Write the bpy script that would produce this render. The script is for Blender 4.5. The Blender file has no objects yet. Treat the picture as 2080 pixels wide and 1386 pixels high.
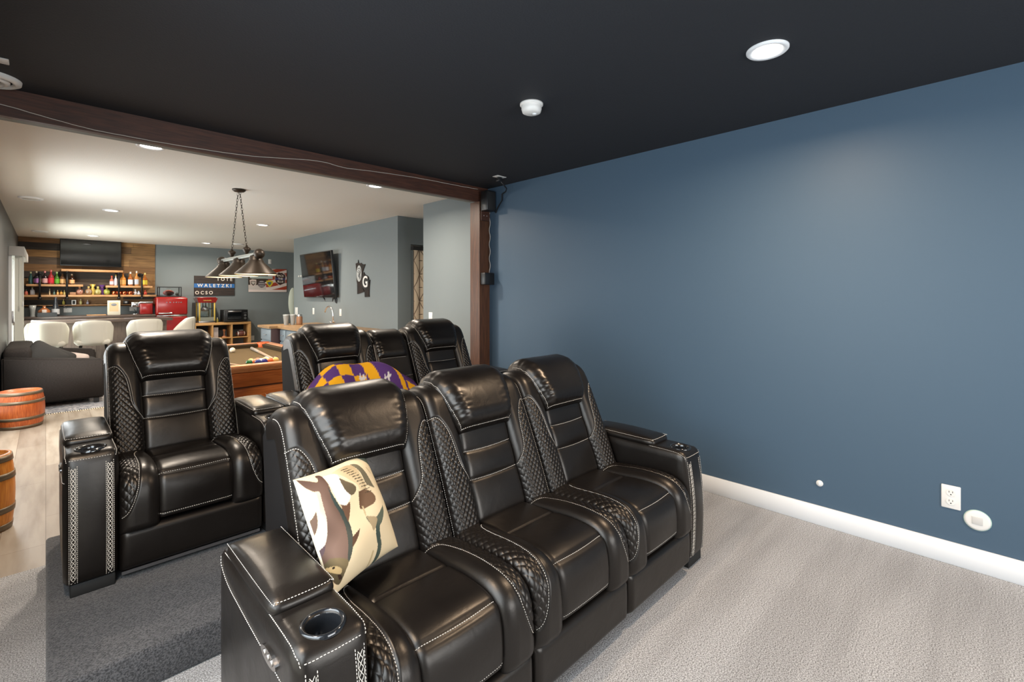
import bpy, bmesh, math, random
import numpy as np
from mathutils import Vector, Matrix
S = bpy.context.scene
C = S.collection
PI = math.pi
R = math.radians

# ------------------------------------------------------------------ camera, world, light, exposure
cd = bpy.data.cameras.new('camera'); cam = bpy.data.objects.new('camera', cd); C.objects.link(cam)
cd.sensor_width = 36.0; cd.lens = 36.0*958/2080
cd.shift_y = -(693-598)/2080.0
cd.clip_start = .05; cd.clip_end = 60
cam.location = (0, 0, 1.356); cam.rotation_euler = (R(90), 0, R(-44.67))
S.camera = cam
W = bpy.data.worlds.new('daylight'); S.world = W; W.use_nodes = True
bg = W.node_tree.nodes['Background']; bg.inputs[0].default_value = (.62, .75, 1, 1); bg.inputs[1].default_value = 1.0
S.view_settings.view_transform = 'Standard'; S.view_settings.look = 'None'
S.view_settings.exposure = 0.55; S.view_settings.gamma = 1.0; S.view_settings.use_curve_mapping = False
S.cycles.max_bounces = 7; S.cycles.diffuse_bounces = 4; S.cycles.glossy_bounces = 3
S.cycles.transmission_bounces = 5; S.cycles.caustics_reflective = False; S.cycles.caustics_refractive = False
S.cycles.sample_clamp_indirect = 4

def area(name, loc, rot, sx, sy, power, col, shape='RECTANGLE', spread=180):
    l = bpy.data.lights.new(name, 'AREA'); l.shape = shape; l.size = sx; l.size_y = sy
    l.energy = power; l.color = col; l.spread = R(spread)
    o = bpy.data.objects.new(name, l); C.objects.link(o); o.location = loc; o.rotation_euler = rot
    return o
DAY = (.74, .87, 1.0); WARM = (1.0, .76, .53)
# daylight through the theatre windows (left wall, wall behind the camera) and the bar's sliding door
area('daylight_lamp', (-.335, .95, 1.12), (0, R(-72), 0), 1.8, 1.7, 50, DAY)
area('daylight_lamp', (1.5, -2.33, 1.35), (R(90), 0, 0), 2.2, 1.3, 55, (.93, .96, 1.0))
area('door_daylight', (-.16, 10.7, 1.0), (0, R(-84), 0), 1.7, 1.7, 58, (.93, 1.0, .95))

area('daylight_lamp', (-.335, 6.3, 1.12), (0, R(-80), 0), 1.8, 1.9, 50, (.90, .96, 1.0))  # extra lamp at an added, unseen window; brightens the pool room

def lin(r, g, b):
    f = lambda c: c/12.92 if c <= .04045 else ((c+.055)/1.055)**2.4
    return (f(r/255.), f(g/255.), f(b/255.), 1.0)

# ------------------------------------------------------------------ materials
def mat(name, col, rough=.5, metal=0., spec=.5, bump=None, var=None, emit=None, coat=0., alpha=None, trans=0., sheen=0.):
    """bump=(scale,strength,distance,stretch)  var=(scale,colour2,stretch,lo,hi)"""
    m = bpy.data.materials.new(name); m.use_nodes = True
    nt = m.node_tree; N = nt.nodes; L = nt.links; b = N['Principled BSDF']
    b.inputs['Base Color'].default_value = col
    b.inputs['Roughness'].default_value = rough; b.inputs['Metallic'].default_value = metal
    b.inputs['Specular IOR Level'].default_value = spec
    b.inputs['Coat Weight'].default_value = coat; b.inputs['Coat Roughness'].default_value = .15
    if trans: b.inputs['Transmission Weight'].default_value = trans
    if sheen: b.inputs['Sheen Weight'].default_value = sheen
    if emit:
        b.inputs['Emission Color'].default_value = emit[0]; b.inputs['Emission Strength'].default_value = emit[1]
    def noise(scale, stretch, detail=4):
        tc = N.new('ShaderNodeTexCoord'); mp = N.new('ShaderNodeMapping')
        L.new(tc.outputs['Object'], mp.inputs[0]); mp.inputs['Scale'].default_value = stretch
        n = N.new('ShaderNodeTexNoise'); n.inputs['Scale'].default_value = scale; n.inputs['Detail'].default_value = detail
        L.new(mp.outputs[0], n.inputs[0]); return n
    if var:
        n = noise(var[0], var[2] if len(var) > 2 else (1, 1, 1))
        r = N.new('ShaderNodeValToRGB'); L.new(n.outputs[0], r.inputs[0])
        r.color_ramp.elements[0].position = var[3] if len(var) > 3 else .35
        r.color_ramp.elements[1].position = var[4] if len(var) > 4 else .65
        r.color_ramp.elements[0].color = col; r.color_ramp.elements[1].color = var[1]
        L.new(r.outputs[0], b.inputs['Base Color'])
    if bump:
        n = noise(bump[0], bump[3] if len(bump) > 3 else (1, 1, 1), 3)
        bp = N.new('ShaderNodeBump'); bp.inputs['Strength'].default_value = bump[1]; bp.inputs['Distance'].default_value = bump[2]
        L.new(n.outputs[0], bp.inputs['Height']); L.new(bp.outputs[0], b.inputs['Normal'])
    return m

def colmat(name, rough=.6, bump=None, spec=.4):
    m = mat(name, (1, 1, 1, 1), rough, spec=spec, bump=bump)
    a = m.node_tree.nodes.new('ShaderNodeVertexColor'); a.layer_name = 'Col'
    m.node_tree.links.new(a.outputs[0], m.node_tree.nodes['Principled BSDF'].inputs['Base Color'])
    return m

M = {}
M['leather'] = mat('black_leather', (.0055, .0042, .0036, 1), .34, spec=.5, bump=(330, .08, .002))
def mottled(m, lo, hi, scale, wr):
    nt = m.node_tree; N = nt.nodes; L = nt.links; b = N['Principled BSDF']
    tc = N.new('ShaderNodeTexCoord'); n = N.new('ShaderNodeTexNoise'); n.inputs['Scale'].default_value = scale; n.inputs['Detail'].default_value = 3
    L.new(tc.outputs['Object'], n.inputs[0])
    r = N.new('ShaderNodeMapRange'); r.inputs[1].default_value = .3; r.inputs[2].default_value = .7; r.inputs[3].default_value = lo; r.inputs[4].default_value = hi
    L.new(n.outputs[0], r.inputs[0]); L.new(r.outputs[0], b.inputs['Roughness'])
    n2 = N.new('ShaderNodeTexNoise'); n2.inputs['Scale'].default_value = scale*3.2; n2.inputs['Detail'].default_value = 2; n2.inputs['Distortion'].default_value = 1.2
    L.new(tc.outputs['Object'], n2.inputs[0])
    bp = N.new('ShaderNodeBump'); bp.inputs['Strength'].default_value = wr; bp.inputs['Distance'].default_value = .012
    old = [l for l in L if l.to_socket == b.inputs['Normal']][0].from_node
    L.new(n2.outputs[0], bp.inputs['Height']); L.new(bp.outputs[0], old.inputs['Normal'])
mottled(M['leather'], .29, .43, 5, .06)
M['leather'].node_tree.nodes['Principled BSDF'].inputs['Specular Tint'].default_value = (1, .93, .86, 1)
M['leather_soft'] = M['leather']
M['thread'] = mat('pale_thread', lin(205, 198, 188), .7)
M['shell'] = mat('dark_vinyl', (.006, .005, .005, 1), .75, spec=.2, bump=(300, .1, .002))
M['black'] = mat('black_plastic', (.012, .012, .013, 1), .35)
M['matte_black'] = mat('matte_black', (.01, .01, .01, 1), .7)
M['black_metal'] = mat('black_metal', (.015, .015, .016, 1), .4, metal=.6)
M['chrome'] = mat('chrome', (.8, .8, .82, 1), .12, metal=1)
M['steel'] = mat('brushed_steel', (.55, .55, .56, 1), .3, metal=1)
M['gunmetal'] = mat('gunmetal', (.22, .2, .19, 1), .25, metal=1)
M['white'] = mat('white_plastic', lin(232, 230, 226), .4)
M['trim_white'] = mat('white_trim_paint', lin(234, 236, 238), .45)
M['blue_wall'] = mat('blue_wall_paint', lin(72, 93, 112), .5, spec=.35, bump=(160, .05, .002))
M['grey_wall'] = mat('grey_wall_paint', lin(124, 132, 134), .6, spec=.3, bump=(160, .05, .002))
M['left_grey'] = mat('left_grey_paint', lin(98, 99, 99), .5, bump=(160, .05, .002))
M['black_ceiling'] = mat('black_ceiling_paint', (.027, .0285, .033, 1), .7, spec=.25, bump=(120, .35, .004))
M['white_ceiling'] = mat('white_ceiling_paint', lin(224, 221, 214), .85, spec=.2, bump=(120, .3, .004))
M['beam'] = mat('dark_stained_wood', lin(84, 50, 36), .5, var=(6, lin(58, 35, 26), (1, 14, 14)), bump=(40, .15, .002, (1, 12, 12)))
M['post'] = mat('dark_stained_post_wood', lin(98, 62, 40), .45, var=(6, lin(70, 43, 28), (14, 14, 1)), bump=(40, .15, .002, (12, 12, 1)))
M['strip'] = mat('grey_green_strip', lin(120, 122, 116), .6)
M['oak'] = mat('orange_oak', lin(204, 118, 58), .4, var=(9, lin(166, 86, 36), (1, 3, 22), .3, .7))
M['oak_x'] = mat('orange_oak_edge', lin(196, 132, 84), .35, var=(9, lin(170, 104, 60), (2, 2, 20)))
M['pine'] = mat('natural_pine', lin(204, 160, 104), .5, var=(7, lin(180, 132, 80), (1, 12, 12)))
M['shelf_wood'] = mat('shelf_wood', lin(190, 146, 100), .5, var=(8, lin(160, 116, 76), (1, 12, 12)))
M['butcher'] = mat('butcher_block', lin(178, 142, 100), .4, var=(8, lin(146, 112, 76), (12, 1, 12)))
M['counter_brown'] = mat('brown_counter', lin(92, 78, 70), .35, var=(6, lin(70, 58, 54), (1, 10, 10)))
M['bar_face'] = mat('taupe_bar_panel', lin(112, 98, 90), .5, var=(5, lin(92, 80, 74), (8, 8, 1)))
M['cabinet'] = mat('blue_grey_cabinet', lin(132, 146, 156), .45)
M['felt'] = mat('olive_felt', lin(92, 78, 56), .95, spec=.1, bump=(500, .2, .001))
M['cushion_felt'] = mat('dark_olive_felt', lin(64, 54, 40), .95, spec=.1)
M['pocket'] = mat('orange_pocket_leather', lin(206, 92, 36), .45)
M['couch'] = mat('charcoal_weave', lin(58, 54, 52), .9, spec=.15, var=(60, lin(48, 44, 42), (1, 1, 4)), bump=(250, .3, .002))
M['couch_dark'] = mat('dark_grey_pillow', lin(66, 65, 64), .9, spec=.1, bump=(250, .3, .002))
M['blush'] = mat('pale_pillow', lin(196, 180, 172), .9)
M['white_vinyl'] = mat('white_upholstery', lin(226, 221, 208), .5)
M['red'] = mat('glossy_red_enamel', lin(136, 24, 21), .2, coat=.5)
M['gold'] = mat('gold_paint', lin(214, 184, 92), .35, metal=.4)
M['bronze'] = mat('dark_bronze', lin(50, 40, 30), .42, metal=.45)
M['bronze_light'] = mat('grey_bronze_bar', lin(140, 142, 136), .35, metal=.5)
M['shade_in'] = mat('shade_inner_white', lin(240, 226, 200), .6)
M['screen'] = mat('television_screen', (.006, .007, .008, 1), .05, spec=.8)
M['copper'] = mat('copper', lin(214, 120, 80), .2, metal=1)
M['barrel'] = mat('varnished_barrel_oak', lin(184, 98, 48), .35, var=(10, lin(150, 70, 32), (14, 14, 1)))
M['barrel_light'] = mat('golden_barrel_oak', lin(204, 132, 52), .35, var=(10, lin(178, 104, 38), (14, 14, 1)))
M['hoop'] = mat('galvanised_hoop', lin(112, 100, 84), .4, metal=.7)
M['glass'] = mat('clear_glass', (.92, .96, .95, 1), .03, trans=1.0)
M['frost'] = mat('frosted_glass', lin(210, 214, 212), .3, trans=.5)
M['pane'] = mat('door_glass_daylight', (1, 1, 1, 1), .3, emit=((.86, .95, .86, 1), .75))
M['blind'] = mat('white_vertical_blind', lin(218, 220, 210), .5)
M['lamp_on'] = mat('lit_diffuser', (1, 1, 1, 1), .4, emit=((1, .93, .86, 1), 6))
M['bulb'] = mat('lit_bulb', (1, 1, 1, 1), .4, emit=((1, .78, .5, 1), 12))
M['curtain'] = mat('cream_curtain', lin(212, 192, 166), .85)
M['curtain_line'] = mat('curtain_print', lin(110, 92, 78), .85)


# carpets
def carpet(name, c1, c2, sc=210, streak=0.):
    m = mat(name, c1, .95, spec=.1, sheen=.2)
    nt = m.node_tree; N = nt.nodes; L = nt.links; b = N['Principled BSDF']
    tc = N.new('ShaderNodeTexCoord')
    n = N.new('ShaderNodeTexNoise'); n.inputs['Scale'].default_value = sc; n.inputs['Detail'].default_value = 3
    L.new(tc.outputs['Object'], n.inputs[0])
    mp = N.new('ShaderNodeMapping'); L.new(tc.outputs['Object'], mp.inputs[0])
    mp.inputs['Rotation'].default_value = (0, 0, R(-12)); mp.inputs['Scale'].default_value = (.8, 7, 1)
    n2 = N.new('ShaderNodeTexNoise'); n2.inputs['Scale'].default_value = 1.0; n2.inputs['Detail'].default_value = 2
    L.new(mp.outputs[0], n2.inputs[0])
    r = N.new('ShaderNodeValToRGB'); L.new(n.outputs[0], r.inputs[0])
    r.color_ramp.elements[0].position = .36; r.color_ramp.elements[1].position = .62
    r.color_ramp.elements[0].color = c2; r.color_ramp.elements[1].color = c1
    mx = N.new('ShaderNodeMixRGB'); mx.blend_type = 'MULTIPLY'; mx.inputs[0].default_value = streak
    r2 = N.new('ShaderNodeValToRGB'); L.new(n2.outputs[0], r2.inputs[0])
    r2.color_ramp.elements[0].position = .38; r2.color_ramp.elements[1].position = .58
    r2.color_ramp.elements[0].color = (.55, .54, .53, 1); r2.color_ramp.elements[1].color = (1, 1, 1, 1)
    L.new(r.outputs[0], mx.inputs[1]); L.new(r2.outputs[0], mx.inputs[2]); L.new(mx.outputs[0], b.inputs['Base Color'])
    bp = N.new('ShaderNodeBump'); bp.inputs['Strength'].default_value = .8; bp.inputs['Distance'].default_value = .006
    L.new(n.outputs[0], bp.inputs['Height']); L.new(bp.outputs[0], b.inputs['Normal'])
    return m
M['carpet'] = carpet('grey_carpet', lin(200, 200, 202), lin(110, 108, 107), 215, .35)
M['riser'] = carpet('charcoal_carpet', lin(92, 91, 93), lin(50, 50, 52), 190, .1)

def plank_floor(name):
    m = mat(name, (1, 1, 1, 1), .42, spec=.4)
    nt = m.node_tree; N = nt.nodes; L = nt.links; b = N['Principled BSDF']
    tc = N.new('ShaderNodeTexCoord'); mp = N.new('ShaderNodeMapping'); mp.inputs['Rotation'].default_value = (0, 0, R(90))
    L.new(tc.outputs['Object'], mp.inputs[0])
    br = N.new('ShaderNodeTexBrick'); L.new(mp.outputs[0], br.inputs[0])
    br.inputs['Scale'].default_value = 1; br.inputs['Brick Width'].default_value = 1.2; br.inputs['Row Height'].default_value = .18
    br.inputs['Mortar Size'].default_value = .0015; br.offset = .37
    br.inputs['Color1'].default_value = lin(172, 160, 144); br.inputs['Color2'].default_value = lin(146, 134, 120); br.inputs['Mortar'].default_value = lin(110, 96, 82)
    mp2 = N.new('ShaderNodeMapping'); mp2.inputs['Scale'].default_value = (9, 1.2, 1); L.new(tc.outputs['Object'], mp2.inputs[0])
    n = N.new('ShaderNodeTexNoise'); n.inputs['Scale'].default_value = 1.6; n.inputs['Detail'].default_value = 5; L.new(mp2.outputs[0], n.inputs[0])
    r = N.new('ShaderNodeValToRGB'); L.new(n.outputs[0], r.inputs[0])
    r.color_ramp.elements[0].position = .3; r.color_ramp.elements[1].position = .6
    r.color_ramp.elements[0].color = (.62, .56, .5, 1); r.color_ramp.elements[1].color = (1, 1, 1, 1)
    mx = N.new('ShaderNodeMixRGB'); mx.blend_type = 'MULTIPLY'; mx.inputs[0].default_value = .8
    L.new(br.outputs[0], mx.inputs[1]); L.new(r.outputs[0], mx.inputs[2]); L.new(mx.outputs[0], b.inputs['Base Color'])
    return m
M['planks'] = plank_floor('light_wood_planks')
M['clad'] = colmat('reclaimed_boards', .7, bump=(30, .4, .004, (1, 8, 8)))
M['print'] = colmat('printed_cloth', .85, bump=(400, .2, .001), spec=.15)
M['gloss_print'] = colmat('printed_panel', .5)

# ------------------------------------------------------------------ object helpers
def link(name, me, m=None, parent=None, loc=(0, 0, 0)):
    o = bpy.data.objects.new(name, me); C.objects.link(o); o.location = loc
    if m is not None and len(me.materials) == 0:
        for q in (m if isinstance(m, (list, tuple)) else [m]): me.materials.append(q)
    if parent: o.parent = parent
    return o
def tag(o, label, cat, group=None):
    o['label'] = label; o['category'] = cat
    if group: o['group'] = group
    return o
def thing(name, label, cat, loc=(0, 0, 0), rz=0., group=None):
    o = bpy.data.objects.new(name, None); C.objects.link(o); o.location = loc; o.rotation_euler = (0, 0, rz)
    o.empty_display_size = .05
    return tag(o, label, cat, group)
def struct(o):
    o['kind'] = 'structure'; return o
def copy_tree(o, parent=None):
    c = o.copy(); C.objects.link(c)
    if parent: c.parent = parent
    for ch in list(o.children): copy_tree(ch, c)
    return c
def pymesh(name, V, F, smooth=True):
    me = bpy.data.meshes.new(name); me.from_pydata([tuple(map(float, v)) for v in V], [], F); me.update()
    if smooth: me.polygons.foreach_set('use_smooth', [True]*len(me.polygons))
    return me

class MB:
    """collects shapes into one mesh"""
    def __init__(s): s.b = bmesh.new(); s.mi = 0
    def _fin(s, faces, smooth):
        for f in faces: f.smooth = smooth; f.material_index = s.mi
    def box(s, x0, x1, y0, y1, z0, z1, bev=0., seg=2, mtx=None):
        g = bmesh.ops.create_cube(s.b, size=1.0); vs = g['verts']
        for v in vs:
            v.co = Vector(((x0+x1)/2+v.co.x*(x1-x0), (y0+y1)/2+v.co.y*(y1-y0), (z0+z1)/2+v.co.z*(z1-z0)))
        fs = list({f for v in vs for f in v.link_faces})
        s._fin(fs, bev > 0)
        if bev > 0:
            es = list({e for v in vs for e in v.link_edges})
            r = bmesh.ops.bevel(s.b, geom=es, offset=bev, segments=seg, affect='EDGES', profile=.5)
            vs = list({v for f in r['faces'] for v in f.verts} | {v for v in vs if v.is_valid})
            s._fin(r['faces'], True)
            s._fin([f for v in vs for f in v.link_faces], True)
        if mtx is not None:
            bmesh.ops.transform(s.b, matrix=mtx, verts=[v for v in vs if v.is_valid])
        return s
    def lathe(s, prof, cx=0, cy=0, cz=0, n=24, axis='Z', smooth=True, mtx=None, cap=True):
        """prof: list of (r,z)"""
        rings = []; new = []
        for (r, z) in prof:
            ring = []
            for i in range(n):
                a = 2*PI*i/n
                p = (r*math.cos(a), r*math.sin(a), z)
                if axis == 'X': p = (z, p[0], p[1])
                elif axis == 'Y': p = (p[0], z, p[1])
                v = s.b.verts.new((p[0]+cx, p[1]+cy, p[2]+cz)); ring.append(v); new.append(v)
            rings.append(ring)
        fs = []
        for a, b in zip(rings[:-1], rings[1:]):
            for i in range(n):
                j = (i+1) % n; fs.append(s.b.faces.new((a[i], a[j], b[j], b[i])))
        s._fin(fs, smooth)
        if cap:
            cf = []
            if prof[0][0] > 1e-5: cf.append(s.b.faces.new(list(reversed(rings[0]))))
            if prof[-1][0] > 1e-5: cf.append(s.b.faces.new(rings[-1]))
            s._fin(cf, False)
        if mtx is not None: bmesh.ops.transform(s.b, matrix=mtx, verts=new)
        return s
    def cyl(s, r, z0, z1, cx=0, cy=0, n=24, axis='Z', cz=0, **k):
        return s.lathe([(r, z0), (r, z1)], cx, cy, cz, n, axis, **k)
    def tube(s, pts, r, n=8, cap=True):
        pts = [Vector(p) for p in pts]; rings = []; up = Vector((0, 0, 1)); fs = []
        prev = None
        for i, p in enumerate(pts):
            t = (pts[min(i+1, len(pts)-1)]-pts[max(i-1, 0)]).normalized()
            if prev is None:
                a = t.cross(up)
                if a.length < .05: a = t.cross(Vector((1, 0, 0)))
            else: a = prev - t*prev.dot(t)
            a.normalize(); prev = a; b = t.cross(a)
            rr = r[i] if isinstance(r, (list, tuple)) else r
            rings.append([s.b.verts.new(p+(a*math.cos(2*PI*k/n)+b*math.sin(2*PI*k/n))*rr) for k in range(n)])
        for a, b in zip(rings[:-1], rings[1:]):
            for i in range(n):
                j = (i+1) % n; fs.append(s.b.faces.new((a[i], a[j], b[j], b[i])))
        if cap: fs += [s.b.faces.new(list(reversed(rings[0]))), s.b.faces.new(rings[-1])]
        s._fin(fs, True); return s
    def prism(s, poly, axis, a0, a1, smooth=False):
        """extrude a 2d polygon along an axis; poly in the two other axes in order"""
        def P(p, a):
            return {'X': (a, p[0], p[1]), 'Y': (p[0], a, p[1]), 'Z': (p[0], p[1], a)}[axis]
        A = [s.b.verts.new(P(p, a0)) for p in poly]; B = [s.b.verts.new(P(p, a1)) for p in poly]
        n = len(poly); fs = [s.b.faces.new(A), s.b.faces.new(list(reversed(B)))]
        s._fin(fs, False)
        sd = [s.b.faces.new((A[i], B[i], B[(i+1) % n], A[(i+1) % n])) for i in range(n)]
        s._fin(sd, smooth)
        return s
    def sphere(s, r, cx, cy, cz, n=16, sc=(1, 1, 1)):
        g = bmesh.ops.create_uvsphere(s.b, u_segments=n, v_segments=max(6, n*2//3), radius=r)
        for v in g['verts']: v.co = Vector((v.co.x*sc[0]+cx, v.co.y*sc[1]+cy, v.co.z*sc[2]+cz))
        s._fin({f for v in g['verts'] for f in v.link_faces}, True); return s
    def mesh(s, name):
        bmesh.ops.recalc_face_normals(s.b, faces=s.b.faces[:])
        me = bpy.data.meshes.new(name); s.b.to_mesh(me); s.b.free(); return me
    def build(s, name, m, parent=None, loc=(0, 0, 0)):
        return link(name, s.mesh(name), m, parent, loc)

def puff(x0, x1, y0, y1, z0, z1, r, n=10, bulge=(0, 0, 0)):
    """soft rounded box: (verts, faces); bulge = outward swell per axis"""
    g = {}; V = []; F = []
    c = np.array([(x0+x1)/2, (y0+y1)/2, (z0+z1)/2]); h = np.array([(x1-x0)/2, (y1-y0)/2, (z1-z0)/2])
    r = min(r, h.min()*.98)
    t = np.linspace(-1, 1, n+1); t = np.sign(t)*(1-(1-abs(t))**1.5)*.6+t*.4
    def vid(p):
        k = tuple(np.round(p, 5))
        if k in g: return g[k]
        q = np.array(p)*h; core = np.clip(q, -(h-r), h-r); d = q-core; L = np.linalg.norm(d)
        if L > 1e-9: q = core + d/L*r
        w = [math.cos(p[i]*PI/2) for i in range(3)]
        for i in range(3):
            o = [j for j in range(3) if j != i]
            q[i] += np.sign(p[i])*abs(p[i])**3*bulge[i]*w[o[0]]**.7*w[o[1]]**.7
        g[k] = len(V); V.append(q+c); return g[k]
    for ax in range(3):
        o = [j for j in range(3) if j != ax]
        for sg in (-1, 1):
            for i in range(n):
                for j in range(n):
                    q = []
                    for a, b in ((i, j), (i+1, j), (i+1, j+1), (i, j+1)):
                        p = [0, 0, 0]; p[ax] = sg; p[o[0]] = t[a]; p[o[1]] = t[b]; q.append(vid(p))
                    flip = (sg < 0) != (ax == 1)
                    F.append(q[::-1] if flip else q)
    return V, F
def puffobj(name, m, parent, *a, rot=None, **k):
    V, F = puff(*a, **k)
    if rot is not None: V = [rot @ Vector(v) for v in V]
    return link(name, pymesh(name, V, F), m, parent)

def text(name, body, size, loc, rot, m, parent, ext=.002, align='CENTER', xs=1.0):
    cu = bpy.data.curves.new(name, 'FONT'); cu.body = body; cu.size = size; cu.extrude = ext
    cu.align_x = align; cu.align_y = 'CENTER'; cu.offset = size*.018
    o = bpy.data.objects.new(name, cu); C.objects.link(o)
    dg = bpy.context.evaluated_depsgraph_get(); me = bpy.data.meshes.new_from_object(o.evaluated_get(dg))
    bpy.data.objects.remove(o)
    o = link(name, me, m, parent); o.location = loc; o.rotation_euler = rot; o.scale = (xs, 1, 1)
    return o

# ------------------------------------------------------------------ upholstery: cushions as swollen patches with seams
def rnd(d, e): return np.sqrt(np.clip(1-(1-np.clip(d/e, 0, 1))**2, 0, 1))
def stitch_geo(curves, dash=.0062, gap=.0022, w=.0011, h=.0009):
    V = []; F = []
    for P, Nn in curves:
        P = np.asarray(P); Nn = np.asarray(Nn)
        L = np.concatenate([[0], np.cumsum(np.linalg.norm(np.diff(P, axis=0), axis=1))])
        if L[-1] < .01: continue
        s = 0.
        while s+dash < L[-1]:
            a = np.array([np.interp(s, L, P[:, i]) for i in range(3)]); b = np.array([np.interp(s+dash, L, P[:, i]) for i in range(3)])
            nn = np.array([np.interp(s+dash/2, L, Nn[:, i]) for i in range(3)]); nn /= np.linalg.norm(nn)+1e-9
            t = b-a; t /= np.linalg.norm(t)+1e-9; sd = np.cross(t, nn)
            m1 = a+(b-a)*.2; m2 = a+(b-a)*.8
            k = len(V)
            V += [a-nn*h, m1+sd*w, m1+nn*h*1.4, m1-sd*w, m2+sd*w, m2+nn*h*1.4, m2-sd*w, b-nn*h]
            F += [(k, k+2, k+1), (k, k+3, k+2), (k+1, k+2, k+5, k+4), (k+2, k+3, k+6, k+5), (k+4, k+5, k+7), (k+5, k+6, k+7), (k, k+1, k+4, k+7), (k, k+7, k+6, k+3)]
            s += dash+gap
    return pymesh('stitching', V, F, False)

def patch(base, nu, nv, T, LU, LV, eu, ev, quilt=None, seams=(), plain=(), disp=None, flip=False, back=.03, smin=.25):
    """mesh of a cushion face; seams get stitched, plain ones are only creased. Returns (mesh, stitch mesh)"""
    sp = lambda n: (lambda t: .55*t+.45*(.5-.5*np.cos(PI*t)))(np.linspace(0, 1, n))
    ua, va = sp(nu), sp(nv); U, V = np.meshgrid(ua, va, indexing='ij')
    P = base(U, V)
    du = np.gradient(P, ua, axis=0); dv = np.gradient(P, va, axis=1)
    N = np.cross(du, dv); N /= np.linalg.norm(N, axis=2, keepdims=True)+1e-12
    if flip: N = -N
    Tt = T(U, V) if callable(T) else T
    h = Tt*rnd(np.minimum(U, 1-U)*LU, eu)*rnd(np.minimum(V, 1-V)*LV, ev)
    if disp is not None: h = h + disp(U, V)
    if quilt is not None:
        mk, p, q, dep = quilt(U, V)
        h = h - dep*mk*(1-np.abs(np.sin(PI*p)*np.sin(PI*q))**.38)
    X = U*LU; Y = V*LV
    for cv, dep, wd in [(s, .005, .0045) for s in seams]+[(s, .007, .007) for s in plain]:
        cv = np.asarray(cv); dmin = np.full(U.shape, 9.)
        for a, b in zip(cv[:-1], cv[1:]):
            ax, ay, bx, by = a[0]*LU, a[1]*LV, b[0]*LU, b[1]*LV
            l2 = (bx-ax)**2+(by-ay)**2+1e-12
            t = np.clip(((X-ax)*(bx-ax)+(Y-ay)*(by-ay))/l2, 0, 1)
            dmin = np.minimum(dmin, np.hypot(X-ax-t*(bx-ax), Y-ay-t*(by-ay)))
        h = h - dep*np.exp(-(dmin/wd)**2)
    G = P+N*h[..., None]
    du = np.gradient(G, axis=0); dv = np.gradient(G, axis=1); GN = np.cross(du, dv); GN /= np.linalg.norm(GN, axis=2, keepdims=True)+1e-12
    if flip: GN = -GN
    verts = G.reshape(-1, 3).tolist(); I = np.arange(nu*nv).reshape(nu, nv)
    A = np.stack([I[:-1, :-1], I[1:, :-1], I[1:, 1:], I[:-1, 1:]], -1).reshape(-1, 4)
    if flip: A = A[:, ::-1]
    F = A.tolist()
    loop = list(I[:, 0])+list(I[-1, 1:])+list(I[-2::-1, -1])+list(I[0, -2:0:-1])
    k = len(verts); Pf = (P-N*back).reshape(-1, 3)
    verts += [Pf[i].tolist() for i in loop]; n = len(loop)
    for i in range(n):
        j = (i+1) % n; q = (loop[j], loop[i], k+i, k+j); F.append(q if not flip else q[::-1])
    me = pymesh('cushion', verts, F)
    curves = []
    for cv in seams:
        cv = np.asarray(cv); m = max(12, int(len(cv)*6)); tt = np.linspace(0, len(cv)-1, m)
        cu = np.interp(tt, range(len(cv)), cv[:, 0]); cw = np.interp(tt, range(len(cv)), cv[:, 1])
        iu = np.clip(np.interp(cu, ua, range(nu)), 0, nu-1.001); iv = np.clip(np.interp(cw, va, range(nv)), 0, nv-1.001)
        a = iu.astype(int); b = iv.astype(int); fu = (iu-a)[:, None]; fv = (iv-b)[:, None]
        g = lambda Q: Q[a, b]*(1-fu)*(1-fv)+Q[a+1, b]*fu*(1-fv)+Q[a, b+1]*(1-fu)*fv+Q[a+1, b+1]*fu*fv
        nn = g(GN); curves.append((g(G)+nn*.0012, nn))
    return me, [stitch_geo([c]) for c in curves]

def smooth_curve(pts, n=40):
    p = np.array(pts, float); t = np.linspace(0, len(p)-1, n); out = []
    for s in t:
        i = min(int(s), len(p)-2); f = s-i
        p0 = p[max(i-1, 0)]; p1 = p[i]; p2 = p[i+1]; p3 = p[min(i+2, len(p)-1)]
        out.append(.5*((2*p1)+(-p0+p2)*f+(2*p0-5*p1+4*p2-p3)*f*f+(-p0+3*p1-3*p2+p3)*f**3))
    return np.array(out)
def profile(pts, n=200, it=3):
    """rounded polyline (corner cutting) resampled by arc length -> function of V in 0..1 returning (d,z), and its length"""
    p = np.array(pts, float)
    for _ in range(it):
        q = [p[0]]
        for a, b in zip(p[:-1], p[1:]): q += [a*.75+b*.25, a*.25+b*.75]
        q.append(p[-1]); p = np.array(q)
    L = np.concatenate([[0], np.cumsum(np.linalg.norm(np.diff(p, axis=0), axis=1))])
    return (lambda V: (np.interp(V*L[-1], L, p[:, 0]), np.interp(V*L[-1], L, p[:, 1]))), L[-1]

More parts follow.
